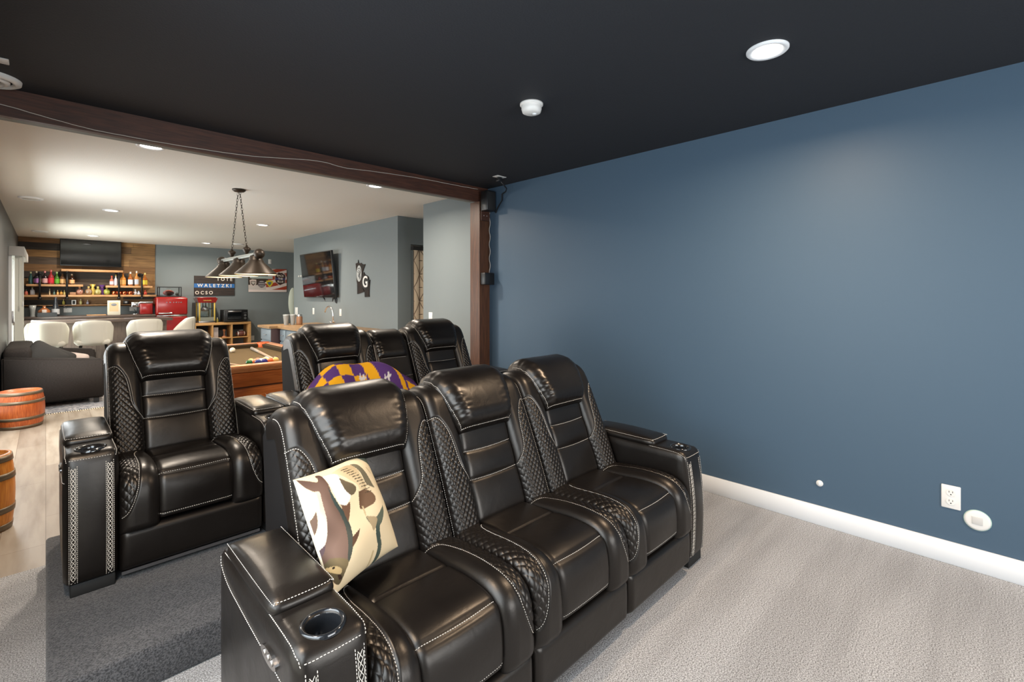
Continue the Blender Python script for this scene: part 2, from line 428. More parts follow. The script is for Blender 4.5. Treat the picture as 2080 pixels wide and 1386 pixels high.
PITCH = .56; PW = .285; WW = (PITCH-PW)/2          # seat pitch, middle panel, side wing
SEAT = {}
def build_seat_meshes():
    h = PITCH/2; g = .0015
    # ---- backrest middle panel, from the seat up to the headrest
    f, L = profile([(.455, .40), (.52, .56), (.60, .76), (.64, .86)])
    base = lambda U, V: np.stack([(U-.5)*(PW+.012), f(V)[0], f(V)[1]], -1)
    vs = lambda z: (z-.40)/.46
    arc = lambda v0: [(u, v0-.012*math.sin(PI*u)) for u in np.linspace(.03, .97, 9)]
    swell = lambda U, V: .012*np.abs(np.sin(PI*np.interp(V, [0, vs(.567), vs(.675), 1], [0, 1, 2, 3])))**.6*np.sin(PI*U)**.4
    SEAT['back_panel'] = patch(base, 40, 90, .03, PW, L, .03, .03, seams=[arc(vs(.567)), arc(vs(.675))], disp=swell)
    # ---- wings
    f2, L2 = profile([(.425, .385), (.50, .57), (.585, .76), (.632, .855), (.66, .898), (.71, .908), (.79, .885)], it=3)
    vq = lambda z: float(np.interp(z, f2(np.linspace(0, 1, 200))[1][:140], np.linspace(0, 1, 200)[:140]))
    for side in (-1, 1):
        # U=0 at the outer edge, 1 at the middle panel
        def base(U, V, side=side):
            d, z = f2(V); x = side*(h-g-U*WW)
            return np.stack([x, d+.012*(U**2), z], -1)
        v0, v1, v2, v3 = vq(.825), vq(.78), vq(.65), vq(.567)
        bord = smooth_curve([(.02, v0), (.25, v0-.004), (.47, v1-.01), (.56, (v1+v2)/2), (.62, v2), (.72, (v2+v3)/2+.01), (.97, v3)], 44)
        def quilt(U, V, bord=bord, L2=L2):
            bu = np.interp(V, bord[::-1, 1], bord[::-1, 0], left=2, right=-1)
            mk = np.clip((bu-U)*WW/.004, 0, 1)*(V < bord[0, 1])*np.clip(V/.03, 0, 1)
            a = U*WW; b = V*L2
            return mk, a/.0225+b/.031, a/.0225-b/.031, .0048
        edge = [(.035, v) for v in np.linspace(.03, .90, 50)]
        SEAT[f'wing{side}'] = patch(base, 80, 330, .052, WW, L2, .05, .05, quilt=quilt, seams=[bord, edge], flip=(side > 0), back=.05)
    # ---- headrest
    f3, L3 = profile([(.585, .765), (.622, .83), (.655, .893), (.69, .93), (.75, .935), (.80, .895)], it=3)
    def base(U, V):
        d, z = f3(V); w = .285+.13*np.clip(V/.62, 0, 1)**.8
        return np.stack([(U-.5)*w, d-.030*(1-V)**.7, z-.004], -1)
    rng = np.random.RandomState(4); ph = rng.rand(6)*6
    def crease(U, V):
        e = np.minimum(U, 1-U)*.4; a = np.clip(1-e/.12, 0, 1)
        w = np.sin(V*62+ph[0]+22*np.minimum(U, 1-U))+.7*np.sin(V*97+ph[1]-15*np.minimum(U, 1-U))+.5*np.sin(V*41+ph[2])
        b = np.clip(1-V*L3/.07, 0, 1)*.6; w2 = np.sin(U*60+ph[3])+.7*np.sin(U*97+ph[4])
        return -.0016*(w*a**1.3*np.clip(e/.012, 0, 1)+w2*b*b)
    ed = lambda u: [(u, v) for v in np.linspace(.05, .8, 40)]
    bt = [(u, .035) for u in np.linspace(.03, .97, 30)]
    SEAT['headrest'] = patch(base, 90, 110, .082, .40, L3, .075, .075, seams=[ed(.028), ed(.972), bt], disp=crease, back=.05)
    # ---- seat cushion
    f4, L4 = profile([(.52, .385), (.36, .396), (.16, .412), (.046, .406), (.024, .36), (.020, .225)], it=4)
    base = lambda U, V: np.stack([(U-.5)*(PW+.016), f4(V)[0], f4(V)[1]], -1)
    vv = np.linspace(0, 1, 400); dd, zz = f4(vv)
    vf = float(vv[np.argmin(np.abs(dd-.047)+np.abs(zz-.400))]); vb = float(vv[np.argmin(np.abs(zz-.25)+(dd > .06))]); vm = float(vv[np.argmin(np.abs(dd-.27))])
    row = lambda v, w=0.: [(u, v+w*math.sin(PI*u)) for u in np.linspace(.03, .97, 12)]
    sw2 = lambda U, V: .010*np.abs(np.sin(PI*np.interp(V, [0, vm, vf, 1], [0, 1, 2, 3])))**.7*np.sin(PI*U)**.5
    SEAT['seat_cushion'] = patch(base, 48, 160, .030, PW, L4, .028, .03, seams=[row(vf, .006), row(vb)], plain=[row(vm)], disp=sw2, flip=True)
    # ---- bolsters
    f5, L5 = profile([(.53, .39), (.36, .412), (.16, .434), (.04, .418), (.012, .34), (.012, .20)], it=4)
    for side in (-1, 1):
        def base(U, V, side=side):
            d, z = f5(V); x = side*(h-g-U*WW)
            return np.stack([x, d, z], -1)
        bord = smooth_curve([(.98, .17), (.90, .19), (.66, .25), (.56, .36), (.54, .50), (.52, .64), (.42, .76), (.22, .86), (.03, .90)], 50)
        def quilt(U, V, bord=bord):
            bu = np.interp(V, bord[:, 1], bord[:, 0], left=2, right=-1)
            mk = np.clip((bu-U)*WW/.004, 0, 1)*(V < bord[-1, 1])
            a = U*WW; b = V*L5
            return mk, a/.027+b/.036, a/.027-b/.036, .0052
        SEAT[f'bolster{side}'] = patch(base, 74, 350, .040, WW, L5, .050, .04, quilt=quilt, seams=[bord], flip=(side < 0), back=.03)
    # ---- footrest panel
    f6, L6 = profile([(.024, .215), (.020, .13), (.024, .045)], it=2)
    base = lambda U, V: np.stack([(U-.5)*(PITCH-.004), f6(V)[0], f6(V)[1]], -1)
    SEAT['footrest'] = patch(base, 60, 30, .034, PITCH, L6, .03, .03, back=.04, flip=True)
    # ---- narrow console back of the loveseat
    cw = .30
    base = lambda U, V: np.stack([(U-.5)*cw, f(V)[0]+.0, f(V)[1]], -1)
    SEAT['console_back'] = patch(base, 40, 60, .03, cw, L, .03, .03, seams=[arc(vs(.60))])
    def base(U, V):
        d, z = f3(V); w = .27+.03*V
        return np.stack([(U-.5)*w, d-.005, z-.045], -1)
    SEAT['console_headrest'] = patch(base, 60, 80, .058, .29, L3, .06, .06, seams=[ed(.028), ed(.972), bt], disp=crease, back=.05)
build_seat_meshes()

def part(name, key, parent, x):
    me, st = SEAT[key]
    o = link(name, me, M['leather'], parent, (x, 0, 0))
    for q in st: link('stitching', q, M['thread'], o)
    return o
def add_seat(t, x):
    part('back_panel', 'back_panel', t, x); part('headrest', 'headrest', t, x)
    part('seat_cushion', 'seat_cushion', t, x); part('footrest_panel', 'footrest', t, x)
    for s in (-1, 1):
        part('back_wing', f'wing{s}', t, x); part('seat_bolster', f'bolster{s}', t, x)

AW = .172
def lacing(x, y, z0, z1, sgn):
    """laced leather band along a front edge of an arm: two stitch rows and a thread cross pattern"""
    cs = []
    nrm = (0, -1, 0)
    row = lambda xx: (np.array([(xx, y(z), z) for z in np.linspace(z0, z1, 60)]), np.array([nrm]*60))
    return [row(x-.012), row(x+.012)]
def zigzag(x, y, z0, z1):
    V = []; F = []; n = int((z1-z0)/.019)
    def bar(a, b, w=.0010, h=.0010):
        a = np.array(a); b = np.array(b); t = (b-a)/np.linalg.norm(b-a); nn = np.array([0, -1., 0]); sd = np.cross(t, nn); k = len(V)
        V.extend([a-sd*w, a+sd*w, b+sd*w, b-sd*w, (a+b)/2+nn*h+t*.003, (a+b)/2+nn*h-t*.003])
        F.extend([(k, k+5, k+1), (k+1, k+5, k+4, k+2), (k+2, k+4, k+3), (k+3, k+4, k+5, k)])
    for i in range(n):
        za = z0+i*.019; zb = za+.019
        bar((x-.006, y(za)-.001, za), (x+.006, y(zb)-.001, zb)); bar((x+.006, y(za)-.001, za), (x-.006, y(zb)-.001, zb))
        bar((x-.0075, y(za)-.001, za+.002), (x-.0075, y(za)-.001, zb-.002)); bar((x+.0075, y(za)-.001, za+.002), (x+.0075, y(za)-.001, zb-.002))
    return V, F
def bore(me, cx, cy, r, z0, z1):
    a = bpy.data.objects.new('tmp_a', me); C.objects.link(a)
    c = MB().cyl(r, z0, z1, cx, cy, 32).build('tmp_b', M['black'])
    md = a.modifiers.new('b', 'BOOLEAN'); md.object = c; md.operation = 'DIFFERENCE'; md.solver = 'EXACT'
    dg = bpy.context.evaluated_depsgraph_get(); out = bpy.data.meshes.new_from_object(a.evaluated_get(dg))
    bpy.data.objects.remove(a); bpy.data.objects.remove(c)
    out.materials.clear()
    return out
def add_arm(t, x0, side, panel=True):
    """arm occupying x0..x0+AW; side -1 = its outer face is at low x"""
    x1 = x0+AW
    top = lambda d: .545-.012*np.clip(d/.6, 0, 1)
    V, F = puff(x0, x1, .0, .66, .045, .572, .028, n=16, bulge=(.004, .016, .0))
    W2 = []
    for v in V:
        v = np.array(v)
        f = np.clip((.12-v[1])/.12, 0, 1)*np.clip((v[2]-.3)/.245, 0, 1)
        v[2] -= .006*f**2
        v[1] += .022*np.clip(1-v[1]/.12, 0, 1)*np.clip((v[2]-.25)/.3, 0, 1)**1.5                                    # front edge rolls down
        W2.append(v)
    arm = link('arm', bore(pymesh('arm', W2, F), (x0+x1)/2,   .088, .0415, .485, .63), M['leather'], t)
    from mathutils.bvhtree import BVHTree
    bv = BVHTree.FromPolygons([tuple(v) for v in W2], [tuple(f) for f in F])
    def snap(P, off=.0012):
        Q = []; Nn = []
        for p in P:
            co, no, _, _ = bv.find_nearest(Vector(p)); Q.append(co+no*off); Nn.append(no)
        return np.array([tuple(q) for q in Q]), np.array([tuple(q) for q in Nn])
    def front(x, z):
        co, no, _, _ = bv.ray_cast(Vector((x, -1, z)), Vector((0, 1, 0)))
        return co.y if co is not None else 0.
    # lid
    V, F = puff(x0+.004, x1-.004,   .195, .61, .555, .598, .022, n=10, bulge=(.003, .004, .016))
    lid = link('armrest_lid', pymesh('armrest_lid', V, F), M['leather'], arm)
    # cup holder
    cx = (x0+x1)/2; cy = .088
    m = MB(); m.lathe([(.0535, .565), (.0525, .572), (.049, .5755), (.0445, .574), (.0405, .566), (.039, .545), (.038, .49), (.0, .489)], cx, cy, 0, 40, cap=False)
    m.build('cup_holder', M['black_gloss'], arm)
    # stitches
    cs = []
    yg = lambda z: .022*max(0, min(1, (z-.25)/.3))**1.5
    yf = lambda z: yg(z)+yh(z)
    yh = lambda z: -.0135*math.cos((z-.308)/.264*PI/2)**.7*1.0-.0035 if abs(z-.308) < .264 else -.003
    zf = .500
    up = (0, -.3, 1)
    fseam = [(x, .012-.003*math.sin(PI*(x-x0)/AW), .552-.004*math.sin(PI*(x-x0)/AW)) for x in np.linspace(x0+.012, x1-.012, 20)]
    cs.append((np.array(fseam), np.array([(0, -.8, .6)]*20)))
    for xe, sx in ((x0+.006, -1), (x1-.006, 1)):
        e = [(xe, d, z) for d, z in smooth_curve([(.020, .540), (.04, .556), (.10, .566), (.25, .567), (.45, .567), (.62, .563)], 50)]
        cs.append((np.array(e), np.array([(sx*.7, 0, .7)]*len(e))))
    xo = (x0-.003) if side < 0 else (x1+.003)
    e = [(xo, d, z) for d, z in smooth_curve([(.02, .46), (.2, .475), (.42, .488), (.55, .498), (.625, .525), (.635, .555)], 60)]
    cs.append((np.array(e), np.array([(side, 0, 0)]*len(e))))
    cs = [snap(c[0]) for c in cs]
    # lid rim
    xa, xb, ya, yb, zt = x0+.009, x1-.009, .201, .605, .5945
    rim = [(xa, yb), (xa, ya+.03), (xa+.008, ya+.008), (xa+.03, ya), (xb-.03, ya), (xb-.008, ya+.008), (xb, ya+.03), (xb, yb)]
    rim = [(p[0], p[1], zt) for p in smooth_curve(rim, 90)]
    cs.append((np.array(rim), np.array([(0, -.5, .8)]*90)))
    for xb_ in (x0+.030, x1-.030):
        yl = lambda z, xb_=xb_: front(xb_, z)-.0005
        for xx in (xb_-.012, xb_+.012): cs.append(snap([(xx, front(xx, z), z) for z in np.linspace(.06, .525, 60)]))
        if side > 0 and xb_ > (x0+x1)/2: continue
        a, b = zigzag(xb_, yl, .06, .52); link('lacing', pymesh('lacing', a, b, False), M['thread'], arm)
    for c in cs: link('stitching', stitch_geo([c]), M['thread'], arm)
    if panel is None: panel = False
    if panel:
        m = MB(); xo2 = xo-.001 if side < 0 else xo+.001
        pts = [(.185+.052*math.cos(a), .485+.017*math.sin(a)) for a in np.linspace(0, 2*PI, 28, endpoint=False)]
        m.prism([(p[0], p[1]) for p in pts], 'X', xo2-.003, xo2+.003)
        for yy in (.160, .185, .210): m.lathe([(.008, -.0055), (.0075, .0055)], xo2, yy, .485, 14, 'X')
        m.build('control_panel', M['chrome_dark'], arm)
    m = MB(); m.box(x0+.02, x1-.012, .012, .10, .0, .05, .004); m.build('foot', M['matte_black'], t)
    return arm
M['black_gloss'] = mat('glossy_black_rim', (.012, .013, .015, 1), .12, spec=.8)
M['chrome_dark'] = mat('dark_chrome', (.45, .42, .4, 1), .2, metal=1)

def add_body(t, x0, x1, xs0, xs1):
    """hidden carcase and upholstered rear; xs0..xs1 = span between the arms"""
    m = MB()
    m.box(x0+.02, x1-.02, .06, .64, .05, .22)
    m.box(xs0-.01, xs1+.01, .05, .60, .20, .385)
    m.build('base', M['shell'], t)
    m = MB(); m.prism([(.47, .05), (.475, .40), (.63, .79), (.665, .865), (.71, .895), (.78, .885), (.825, .84), (.79, .50), (.79, .05)], 'X', xs0+.004, xs1-.004)
    m.build('back_shell', M['shell'], t)
    m = MB()
    for xx in (x0+.04, x1-.10):
        m.box(xx, xx+.06, .70, .76, 0, .06)
        m.build('foot', M['matte_black'], t); m = MB()
    m.b.free()
    # piping seam at the two outer sides of the back
    cs = []
    for xx, sx in ((xs0+.003, -1), (xs1-.003, 1)):
        e = [(xx, d, z) for d, z in smooth_curve([(.48, .46), (.57, .66), (.64, .82), (.675, .87), (.73, .893)], 60)]
        cs.append((np.array(e), np.array([(sx, 0, 0)]*60)))
    for c in cs: link('stitching', stitch_geo([c]), M['thread'], t)
    m = MB(); m.box(xs0+.01, xs1-.01, .03, .05, .018, .032); m.build('footrest_rail', M['steel'], t)

RZ = .14   # riser height
def seating(name, label, cat, loc, nseat, group=None, console=False, panel_sides=(-1, 1)):
    t = thing(name, label, cat, loc, 0, group)
    x = 0.; add_arm(t, 0., -1, -1 in panel_sides); x = AW
    xs0 = x
    for i in range(nseat):
        add_seat(t, x+PITCH/2); x += PITCH
        if console and i == 0:
            part('back_panel', 'console_back', t, x+.15); part('headrest', 'console_headrest', t, x+.15)
            puffobj('console', M['leather'], t, x+.004, x+.296, .03, .56, .06, .50, .03, n=8, bulge=(0, .01, .01))
            m = MB()
            for yy in (.14, .30):
                m.lathe([(.042, .505), (.050, .512), (.047, .514), (.040, .510), (.038, .46), (0, .46)], x+.15, yy, 0, 28, cap=False)
                m.build('cup_holder', M['black_gloss'], t); m = MB()
            m.b.free()
            x += .30
    xs1 = x
    add_arm(t, x, 1, 1 in panel_sides); x += AW
    add_body(t, 0, x, xs0, xs1)
    return t
seating('reclining_sofa', 'three-seat black leather reclining sofa in front with a fish-print pillow on it', 'sofa', (.385, 1.03, 0), 3)
seating('recliner', 'single black leather recliner standing alone on the left of the charcoal riser', 'recliner', (.048, 2.565, RZ), 1, panel_sides=(-1,))
seating('reclining_loveseat', 'black leather reclining loveseat with middle console on the riser under the purple blanket', 'loveseat', (.965, 2.565, RZ), 2, console=True, panel_sides=(1,))

# ------------------------------------------------------------------ room shell
def wallbox(name, m, x0, x1, y0, y1, z0=0., z1=2.44):
    return struct(MB().box(x0, x1, y0, y1, z0, z1).build(name, m))
YB = 12.76
wallbox('floor', M['carpet'], -.5, 3.4, -2.6, 3.32, -.1, 0)
wallbox('floor', M['planks'], -.5, 6.2, 3.32, 13.0, -.1, 0)
wallbox('ceiling', M['black_ceiling'], -.5, 3.4, -2.6, 3.66, 2.44, 2.54)
wallbox('ceiling', M['white_ceiling'], -.5, 6.2, 3.66, 13.0, 2.44, 2.54)
wallbox('wall_right', M['blue_wall'], 3.24, 3.38, -2.6, 3.66)
wallbox('wall_right', M['grey_wall'], 3.24, 3.38, 3.66, 4.80)
wallbox('wall_hall', M['grey_wall'], 3.38, 6.0, 4.66, 4.80)
wallbox('wall_hall', M['grey_wall'], 6.0, 6.14, 4.66, 13.0)
wallbox('wall_television', M['grey_wall'], 3.45, 3.59, 5.73, 9.56)
m = MB(); m.box(3.59, 3.66, 5.73, 5.85, 0, 2.44); m.box(4.50, 6.0, 5.73, 5.85, 0, 2.44); m.box(3.66, 4.50, 5.73, 5.85, 2.06, 2.44)
struct(m.build('wall_hall', M['grey_wall']))
wallbox('wall_back', M['grey_wall'], -.5, 6.0, YB, YB+.14)
# left wall with a window opening beside the camera and the sliding door opening at the bar
m = MB()
m.box(-.51, -.37, -2.6, -.05, 0, 2.44); m.box(-.51, -.37, -.05, 1.95, 0, .12); m.box(-.51, -.37, -.05, 1.95, 2.1, 2.44)
m.box(-.51, -.37, 1.95, 5.25, 0, 2.44); m.box(-.51, -.37, 5.25, 7.35, 0, .12); m.box(-.51, -.37, 5.25, 7.35, 2.1, 2.44); m.box(-.51, -.37, 7.35, 9.62, 0, 2.44); m.box(-.51, -.37, 9.62, 11.55, 2.0, 2.44); m.box(-.51, -.37, 11.55, 13.0, 0, 2.44)  # includes an opening for the added pool room window
struct(m.build('wall_left', M['left_grey']))
m = MB()
m.box(-.51, .35, -2.55, -2.41, 0, 2.44); m.box(.35, 2.65, -2.55, -2.41, 0, .65); m.box(.35, 2.65, -2.55, -2.41, 2.05, 2.44); m.box(2.65, 3.24, -2.55, -2.41, 0, 2.44)
struct(m.build('wall_front', M['blue_wall']))
def window(name, axis, a0, a1, z0, z1, c):
    m = MB(); f = .05
    def bx(p0, p1, q0, q1, t=.03):
        if axis == 'Y': m.box(c-t, c+t, p0, p1, q0, q1)
        else: m.box(p0, p1, c-t, c+t, q0, q1)
    bx(a0, a0+f, z0, z1); bx(a1-f, a1, z0, z1); bx(a0+f, a1-f, z0, z0+f); bx(a0+f, a1-f, z1-f, z1); bx((a0+a1)/2-.02, (a0+a1)/2+.02, z0+f, z1-f)
    w = struct(m.build(name, M['trim_white']))
    m = MB()
    if axis == 'Y': m.box(c-.004, c+.004, a0+f, a1-f, z0+f, z1-f)
    else: m.box(a0+f, a1-f, c-.004, c+.004, z0+f, z1-f)
    m.build('pane', M['pane'], w)
window('window_1', 'Y', -.05, 1.95, .12, 2.1, -.44)
window('added_window', 'Y', 5.25, 7.35, .12, 2.1, -.44)  # unseen window, added to bring more daylight into the pool room
window('window_2', 'X', .35, 2.65, .65, 2.05, -2.48)
# baseboards
def base(name, x0, x1, y0, y1):
    return struct(MB().box(x0, x1, y0, y1, 0, .112, .002, 1).build(name, M['trim_white']))
base('baseboard_right', 3.226, 3.24, -2.41, 3.6)
base('baseboard_front', .0, 3.226, -2.41, -2.396)
# beam: front board, grey-green strip under it, dark board behind
m = MB(); m.box(-.5, 3.24, 3.63, 3.67, 2.292, 2.44)
o = struct(m.build('trim_1', M['beam']))
struct(MB().box(-.5, 3.1, 3.67, 3.76, 2.300, 2.44).build('trim_2', M['strip']))
# post
m = MB(); m.box(3.106, 3.24, 3.605, 3.74, 0, 2.292); m.box(3.10, 3.112, 3.60, 3.745, 0, 2.292)
o = struct(m.build('trim_3', M['post']))
m = MB(); m.box(3.112, 3.222, 3.585, 3.606, 2.10, 2.20); m.build('bracket_block', M['beam'], o)
m = MB()
for xx in (3.145, 3.185): m.sphere(.006, xx, 3.585, 2.15, 8)
m.build('screw', M['steel'], o)

# riser
m = MB(); m.box(0, 3.22, 2.03, 3.31, 0, RZ, .014, 3)
tag(m.build('carpeted_riser', M['riser']), 'low platform covered in charcoal carpet under the recliner and loveseat', 'platform')

# reclaimed board cladding on the back wall: individual boards coloured by vertex colour
def cladding():
    rng = random.Random(7); V = []; F = []; cols = []
    pal = [(154, 118, 76), (132, 98, 64), (92, 78, 66), (62, 56, 52), (166, 130, 86), (112, 86, 60), (76, 66, 60), (146, 112, 74)]
    z = 1.11; r = 0
    seq = [3, 0, 3, 4, 3, 1, 2, 0, 3, 1]
    while z < 2.44:
        hgt = min(.137, 2.44-z); x = -.37
        ends = [rng.uniform(.2, .7), rng.uniform(.9, 1.4), 1.69]
        for i, e in enumerate(ends):
            k = len(V); cidx = seq[r % len(seq)] if i == 0 else rng.choice([0, 1, 2, 3, 4, 5, 7, 0, 1])
            if r in (8, 9) or (i == 2 and r > 2): cidx = rng.choice([0, 4, 1, 7]) if i == 2 else cidx
            c = lin(*pal[cidx]); d = rng.uniform(.014, .022)
            y0 = YB-d; a, b = x+.001, e-.001; zz0, zz1 = z+.001, z+hgt-.001
            V += [(a, y0, zz0), (b, y0, zz0), (b, y0, zz1), (a, y0, zz1), (a, YB, zz0), (b, YB, zz0), (b, YB, zz1), (a, YB, zz1)]
            F += [(k, k+1, k+2, k+3), (k+5, k+4, k+7, k+6), (k+4, k, k+3, k+7), (k+1, k+5, k+6, k+2), (k+3, k+2, k+6, k+7), (k+4, k+5, k+1, k)]
            cols += [c]*8; x = e
        z += hgt; r += 1
    me = pymesh('cladding', V, F, False)
    at = me.color_attributes.new('Col', 'FLOAT_COLOR', 'POINT'); at.data.foreach_set('color', np.array(cols).ravel())
    mm = M['clad']; N = mm.node_tree.nodes; L = mm.node_tree.links
    tc = N.new('ShaderNodeTexCoord'); mp = N.new('ShaderNodeMapping'); mp.inputs['Scale'].default_value = (1.5, 1, 22); L.new(tc.outputs['Object'], mp.inputs[0])
    n = N.new('ShaderNodeTexNoise'); n.inputs['Scale'].default_value = 2.5; n.inputs['Detail'].default_value = 6; L.new(mp.outputs[0], n.inputs[0])
    r = N.new('ShaderNodeValToRGB'); L.new(n.outputs[0], r.inputs[0]); r.color_ramp.elements[0].position = .3; r.color_ramp.elements[1].position = .7
    r.color_ramp.elements[0].color = (.45, .42, .4, 1); r.color_ramp.elements[1].color = (1.1, 1.08, 1.05, 1)
    mx = N.new('ShaderNodeMixRGB'); mx.blend_type = 'MULTIPLY'; mx.inputs[0].default_value = .9
    b = N['Principled BSDF']; src = [l for l in L if l.to_socket == b.inputs['Base Color']][0].from_socket
    L.new(src, mx.inputs[1]); L.new(r.outputs[0], mx.inputs[2]); L.new(mx.outputs[0], b.inputs['Base Color'])
    struct(link('trim_4', me, mm))
cladding()

# ------------------------------------------------------------------ theatre: ceiling and wall fittings
def downlight(x, y, label, group, r=.088, power=9, col=WARM):
    t = thing('recessed_light', label, 'ceiling light', (x, y, 2.44), 0, group)
    m = MB(); m.lathe([(r, 0), (r, -.006), (r*.93, -.012), (r*.72, -.008), (r*.70, -.003)], 0, 0, 0, 36, cap=False); m.build('trim_ring', M['trim_white'], t)
    m = MB(); m.lathe([(0, -.0055), (r*.71, -.0045)], 0, 0, 0, 32, cap=False); m.build('diffuser', M['lamp_on'], t)
    l = bpy.data.lights.new('downlight', 'AREA'); l.shape = 'DISK'; l.size = r*1.3; l.energy = power; l.color = col; l.spread = R(165)
    o = bpy.data.objects.new('downlight', l); C.objects.link(o); o.parent = t; o.location = (0, 0, -.016)
    return t
downlight(2.272, .69, 'lit white recessed light in the black ceiling, near the blue wall', None, .085, 19)
downlight(-.10, 1.35, 'added unseen recessed light in the black ceiling by the left window', None, .085, 21)  # added out of view to brighten the carpet at the left
downlight(2.272, -1.2, 'lit recessed light in the black ceiling behind the camera, near the blue wall', None, .085, 14)
PL = [(.545, 4.305, 'lit recessed light just behind the dark beam, left end', 10), (2.337, 4.3, 'lit recessed light just behind the dark beam, right end', 10),
      (.60, 7.955, 'lit recessed light over the charcoal couch', 9), (2.41, 7.97, 'lit recessed light to the right of the hanging pool table lamp', 9),
      (.625, 11.65, 'lit recessed light in front of the bar television', 9), (2.42, 11.64, 'lit recessed light above the wooden name sign', 9)]
for x, y, lb, p in PL: downlight(x, y, lb, 'recessed lights in the white ceiling', .088, p*2.4, (1.0, .88, .74))
downlight(5.2, 5.25, 'added unseen recessed light in the side hall by the curtain', 'recessed lights in the white ceiling', .088, 10, (1.0, .9, .78))  # added, hidden by the walls, to brighten the hall and curtain
# smoke alarm
t = thing('smoke_alarm', 'white round smoke alarm on the black ceiling', 'smoke alarm', (1.965, 1.83, 2.44))
MB().lathe([(.066, 0), (.066, -.010), (.058, -.014)], n=36).build('base_plate', M['white'], t)
m = MB(); m.lathe([(.055, -.012), (.058, -.030), (.052, -.050), (.040, -.056), (.0, -.058)], n=36, cap=False); m.build('body', M['white'], t)
MB().lathe([(.012, -.057), (.011, -.062), (0, -.063)], .012, -.012, 0, 18, cap=False).build('test_button', M['trim_white'], t)
# ceiling sockets with black power brick
def ceiling_plate(x, y, label, rz):
    t = thing('ceiling_socket', label, 'socket', (x, y, 2.44), rz)
    MB().box(-.057, .057, -.036, .036, -.006, 0, .003).build('plate', M['white'], t)
    m = MB(); m.box(-.018, .018, -.013, .013, -.0085, -.005); m.build('receptacle', M['black'], t)
    return t
ceiling_plate(2.972, 3.17, 'white ceiling socket with a black plug near the blue wall corner', R(0))
ceiling_plate(-.178, 3.21, 'white ceiling socket plate at the left edge by the round vent', R(0))
t = thing('power_cord', 'black cord and plug hanging from the ceiling socket by the blue wall', 'cord', (3.0, 3.2, 2.43))
MB().box(-.052, .0, -.045, .0, -.035, -.0, .006).build('plug', M['black'], t)
MB().tube([(0, -.02, -.03), (.09, 0, -.075), (.16, .08, -.08), (.185, .16, -.09), (.222, .20, -.14), (.222, .26, -.20), (.23, .30, -.25), (.23, .31, -.24)], .006, 8).build('cord', M['black'], t)
# round ceiling vent at the left edge
t = thing('ceiling_vent', 'round white ceiling vent at the left end of the dark beam', 'vent', (-.205, 3.50, 2.44))
m = MB(); m.lathe([(.120, 0), (.118, -.014), (.100, -.024), (.088, -.018), (.086, -.008)], n=48, cap=False); m.build('outer_ring', M['white'], t)
m = MB(); m.lathe([(.078, -.012), (.076, -.022), (.060, -.028), (.050, -.020), (.048, -.010)], n=40, cap=False); m.lathe([(.040, -.014), (.038, -.028), (0, -.030)], n=32, cap=False); m.build('inner_cone', M['white'], t)
# speaker and control box on the post, thin light wire
t = thing('surround_speaker', 'small black speaker at the top of the dark post', 'speaker', (3.155, 3.56, 2.19))
MB().box(-.055, .062, -.075, .024, 0, .20, .008).build('cabinet', M['black'], t)
MB().box(-.045, .052, -.080, -.074, .012, .188, .003).build('grille', M['matte_black'], t)
t = thing('control_box', 'small black box fixed halfway up the dark post', 'box', (3.165, 3.575, 1.452))
MB().box(-.055, .075, -.045, .028, 0, .12, .006).build('housing', M['black'], t)
MB().box(.022, .026, -.047, -.044, .004, .116).build('seam', M['matte_black'], t)
MB().box(-.012, .012, .02, .03, .04, .08).build('mount', M['black'], t)
t = thing('light_wire', 'thin pale wire strung along the dark beam and down the post', 'wire', (0, 3.622, 2.3))
P = smooth_curve([(-.36, .05), (-.17, .047), (0, .024), (.18, .004), (.35, .001), (.57, .002), (1.0, .02), (1.47, .078), (1.7, .068), (1.96, .085), (2.4, .105), (2.85, .110), (3.10, .115)], 90)
MB().tube([(p[0], 0+.002*math.sin(i*1.7), p[1]) for i, p in enumerate(P)], .0022, 5).build('beam_run', M['thread'], t)
MB().tube([(3.226, -.035+.008*math.sin(k*.9), -.11-.62*k/30) for k in range(31)], .0035, 5).build('post_run', M['thread'], t)
# blue wall: outlet, plug cap, round cover
def wallplate(name, label, cat, x, y, z, kind, face='-X', group=None, m='white'):
    rz = {'-X': R(-90), '-Y': 0}[face]
    t = thing(name, label, cat, (x, y, z), rz, group)
    MB().box(-.036, .036, -.006, 0, -.058, .058, .003).build('plate', M[m], t)
    if kind == 'outlet':
        for dz in (-.022, .022):
            b = MB(); b.lathe([(.017, -.009), (.017, -.005)], 0, 0, dz, 20, 'Y'); r = b.build('receptacle', M['white'], t)
            b = MB(); b.box(-.0075, -.0055, -.0098, -.0085, dz+.001, dz+.009); b.box(.0055, .0075, -.0098, -.0085, dz+.001, dz+.009); b.lathe([(.0028, -.0098), (.0028, -.0085)], 0, 0, dz-.008, 10, 'Y'); b.build('slots', M['black'], r)
    elif kind == 'switch':
        MB().box(-.016, .016, -.010, -.005, -.032, .032, .002).build('rocker', M['white'], t)
    return t
wallplate('wall_outlet', 'white double outlet low on the blue wall', 'outlet', 3.24, .135, .336, 'outlet')
t = thing('cable_passthrough', 'small round white cable cap low on the blue wall', 'cable cap', (3.24, .701, .243), R(-90))
MB().lathe([(.018, 0), (.017, -.006), (.008, -.008), (0, -.008)], 0, 0, 0, 20, 'Y', cap=False).build('cap', M['white'], t)
MB().box(-.004, .009, -.014, -.006, -.008, .008, .002).build('stub', M['trim_white'], t)
t = thing('wall_cover', 'round white cover plate beside the outlet on the blue wall', 'cover plate', (3.24, .040, .250), R(-90))
MB().lathe([(.048, 0), (.046, -.007), (.038, -.009), (0, -.009)], 0, 0, 0, 40, 'Y', cap=False).build('disc', M['white'], t)
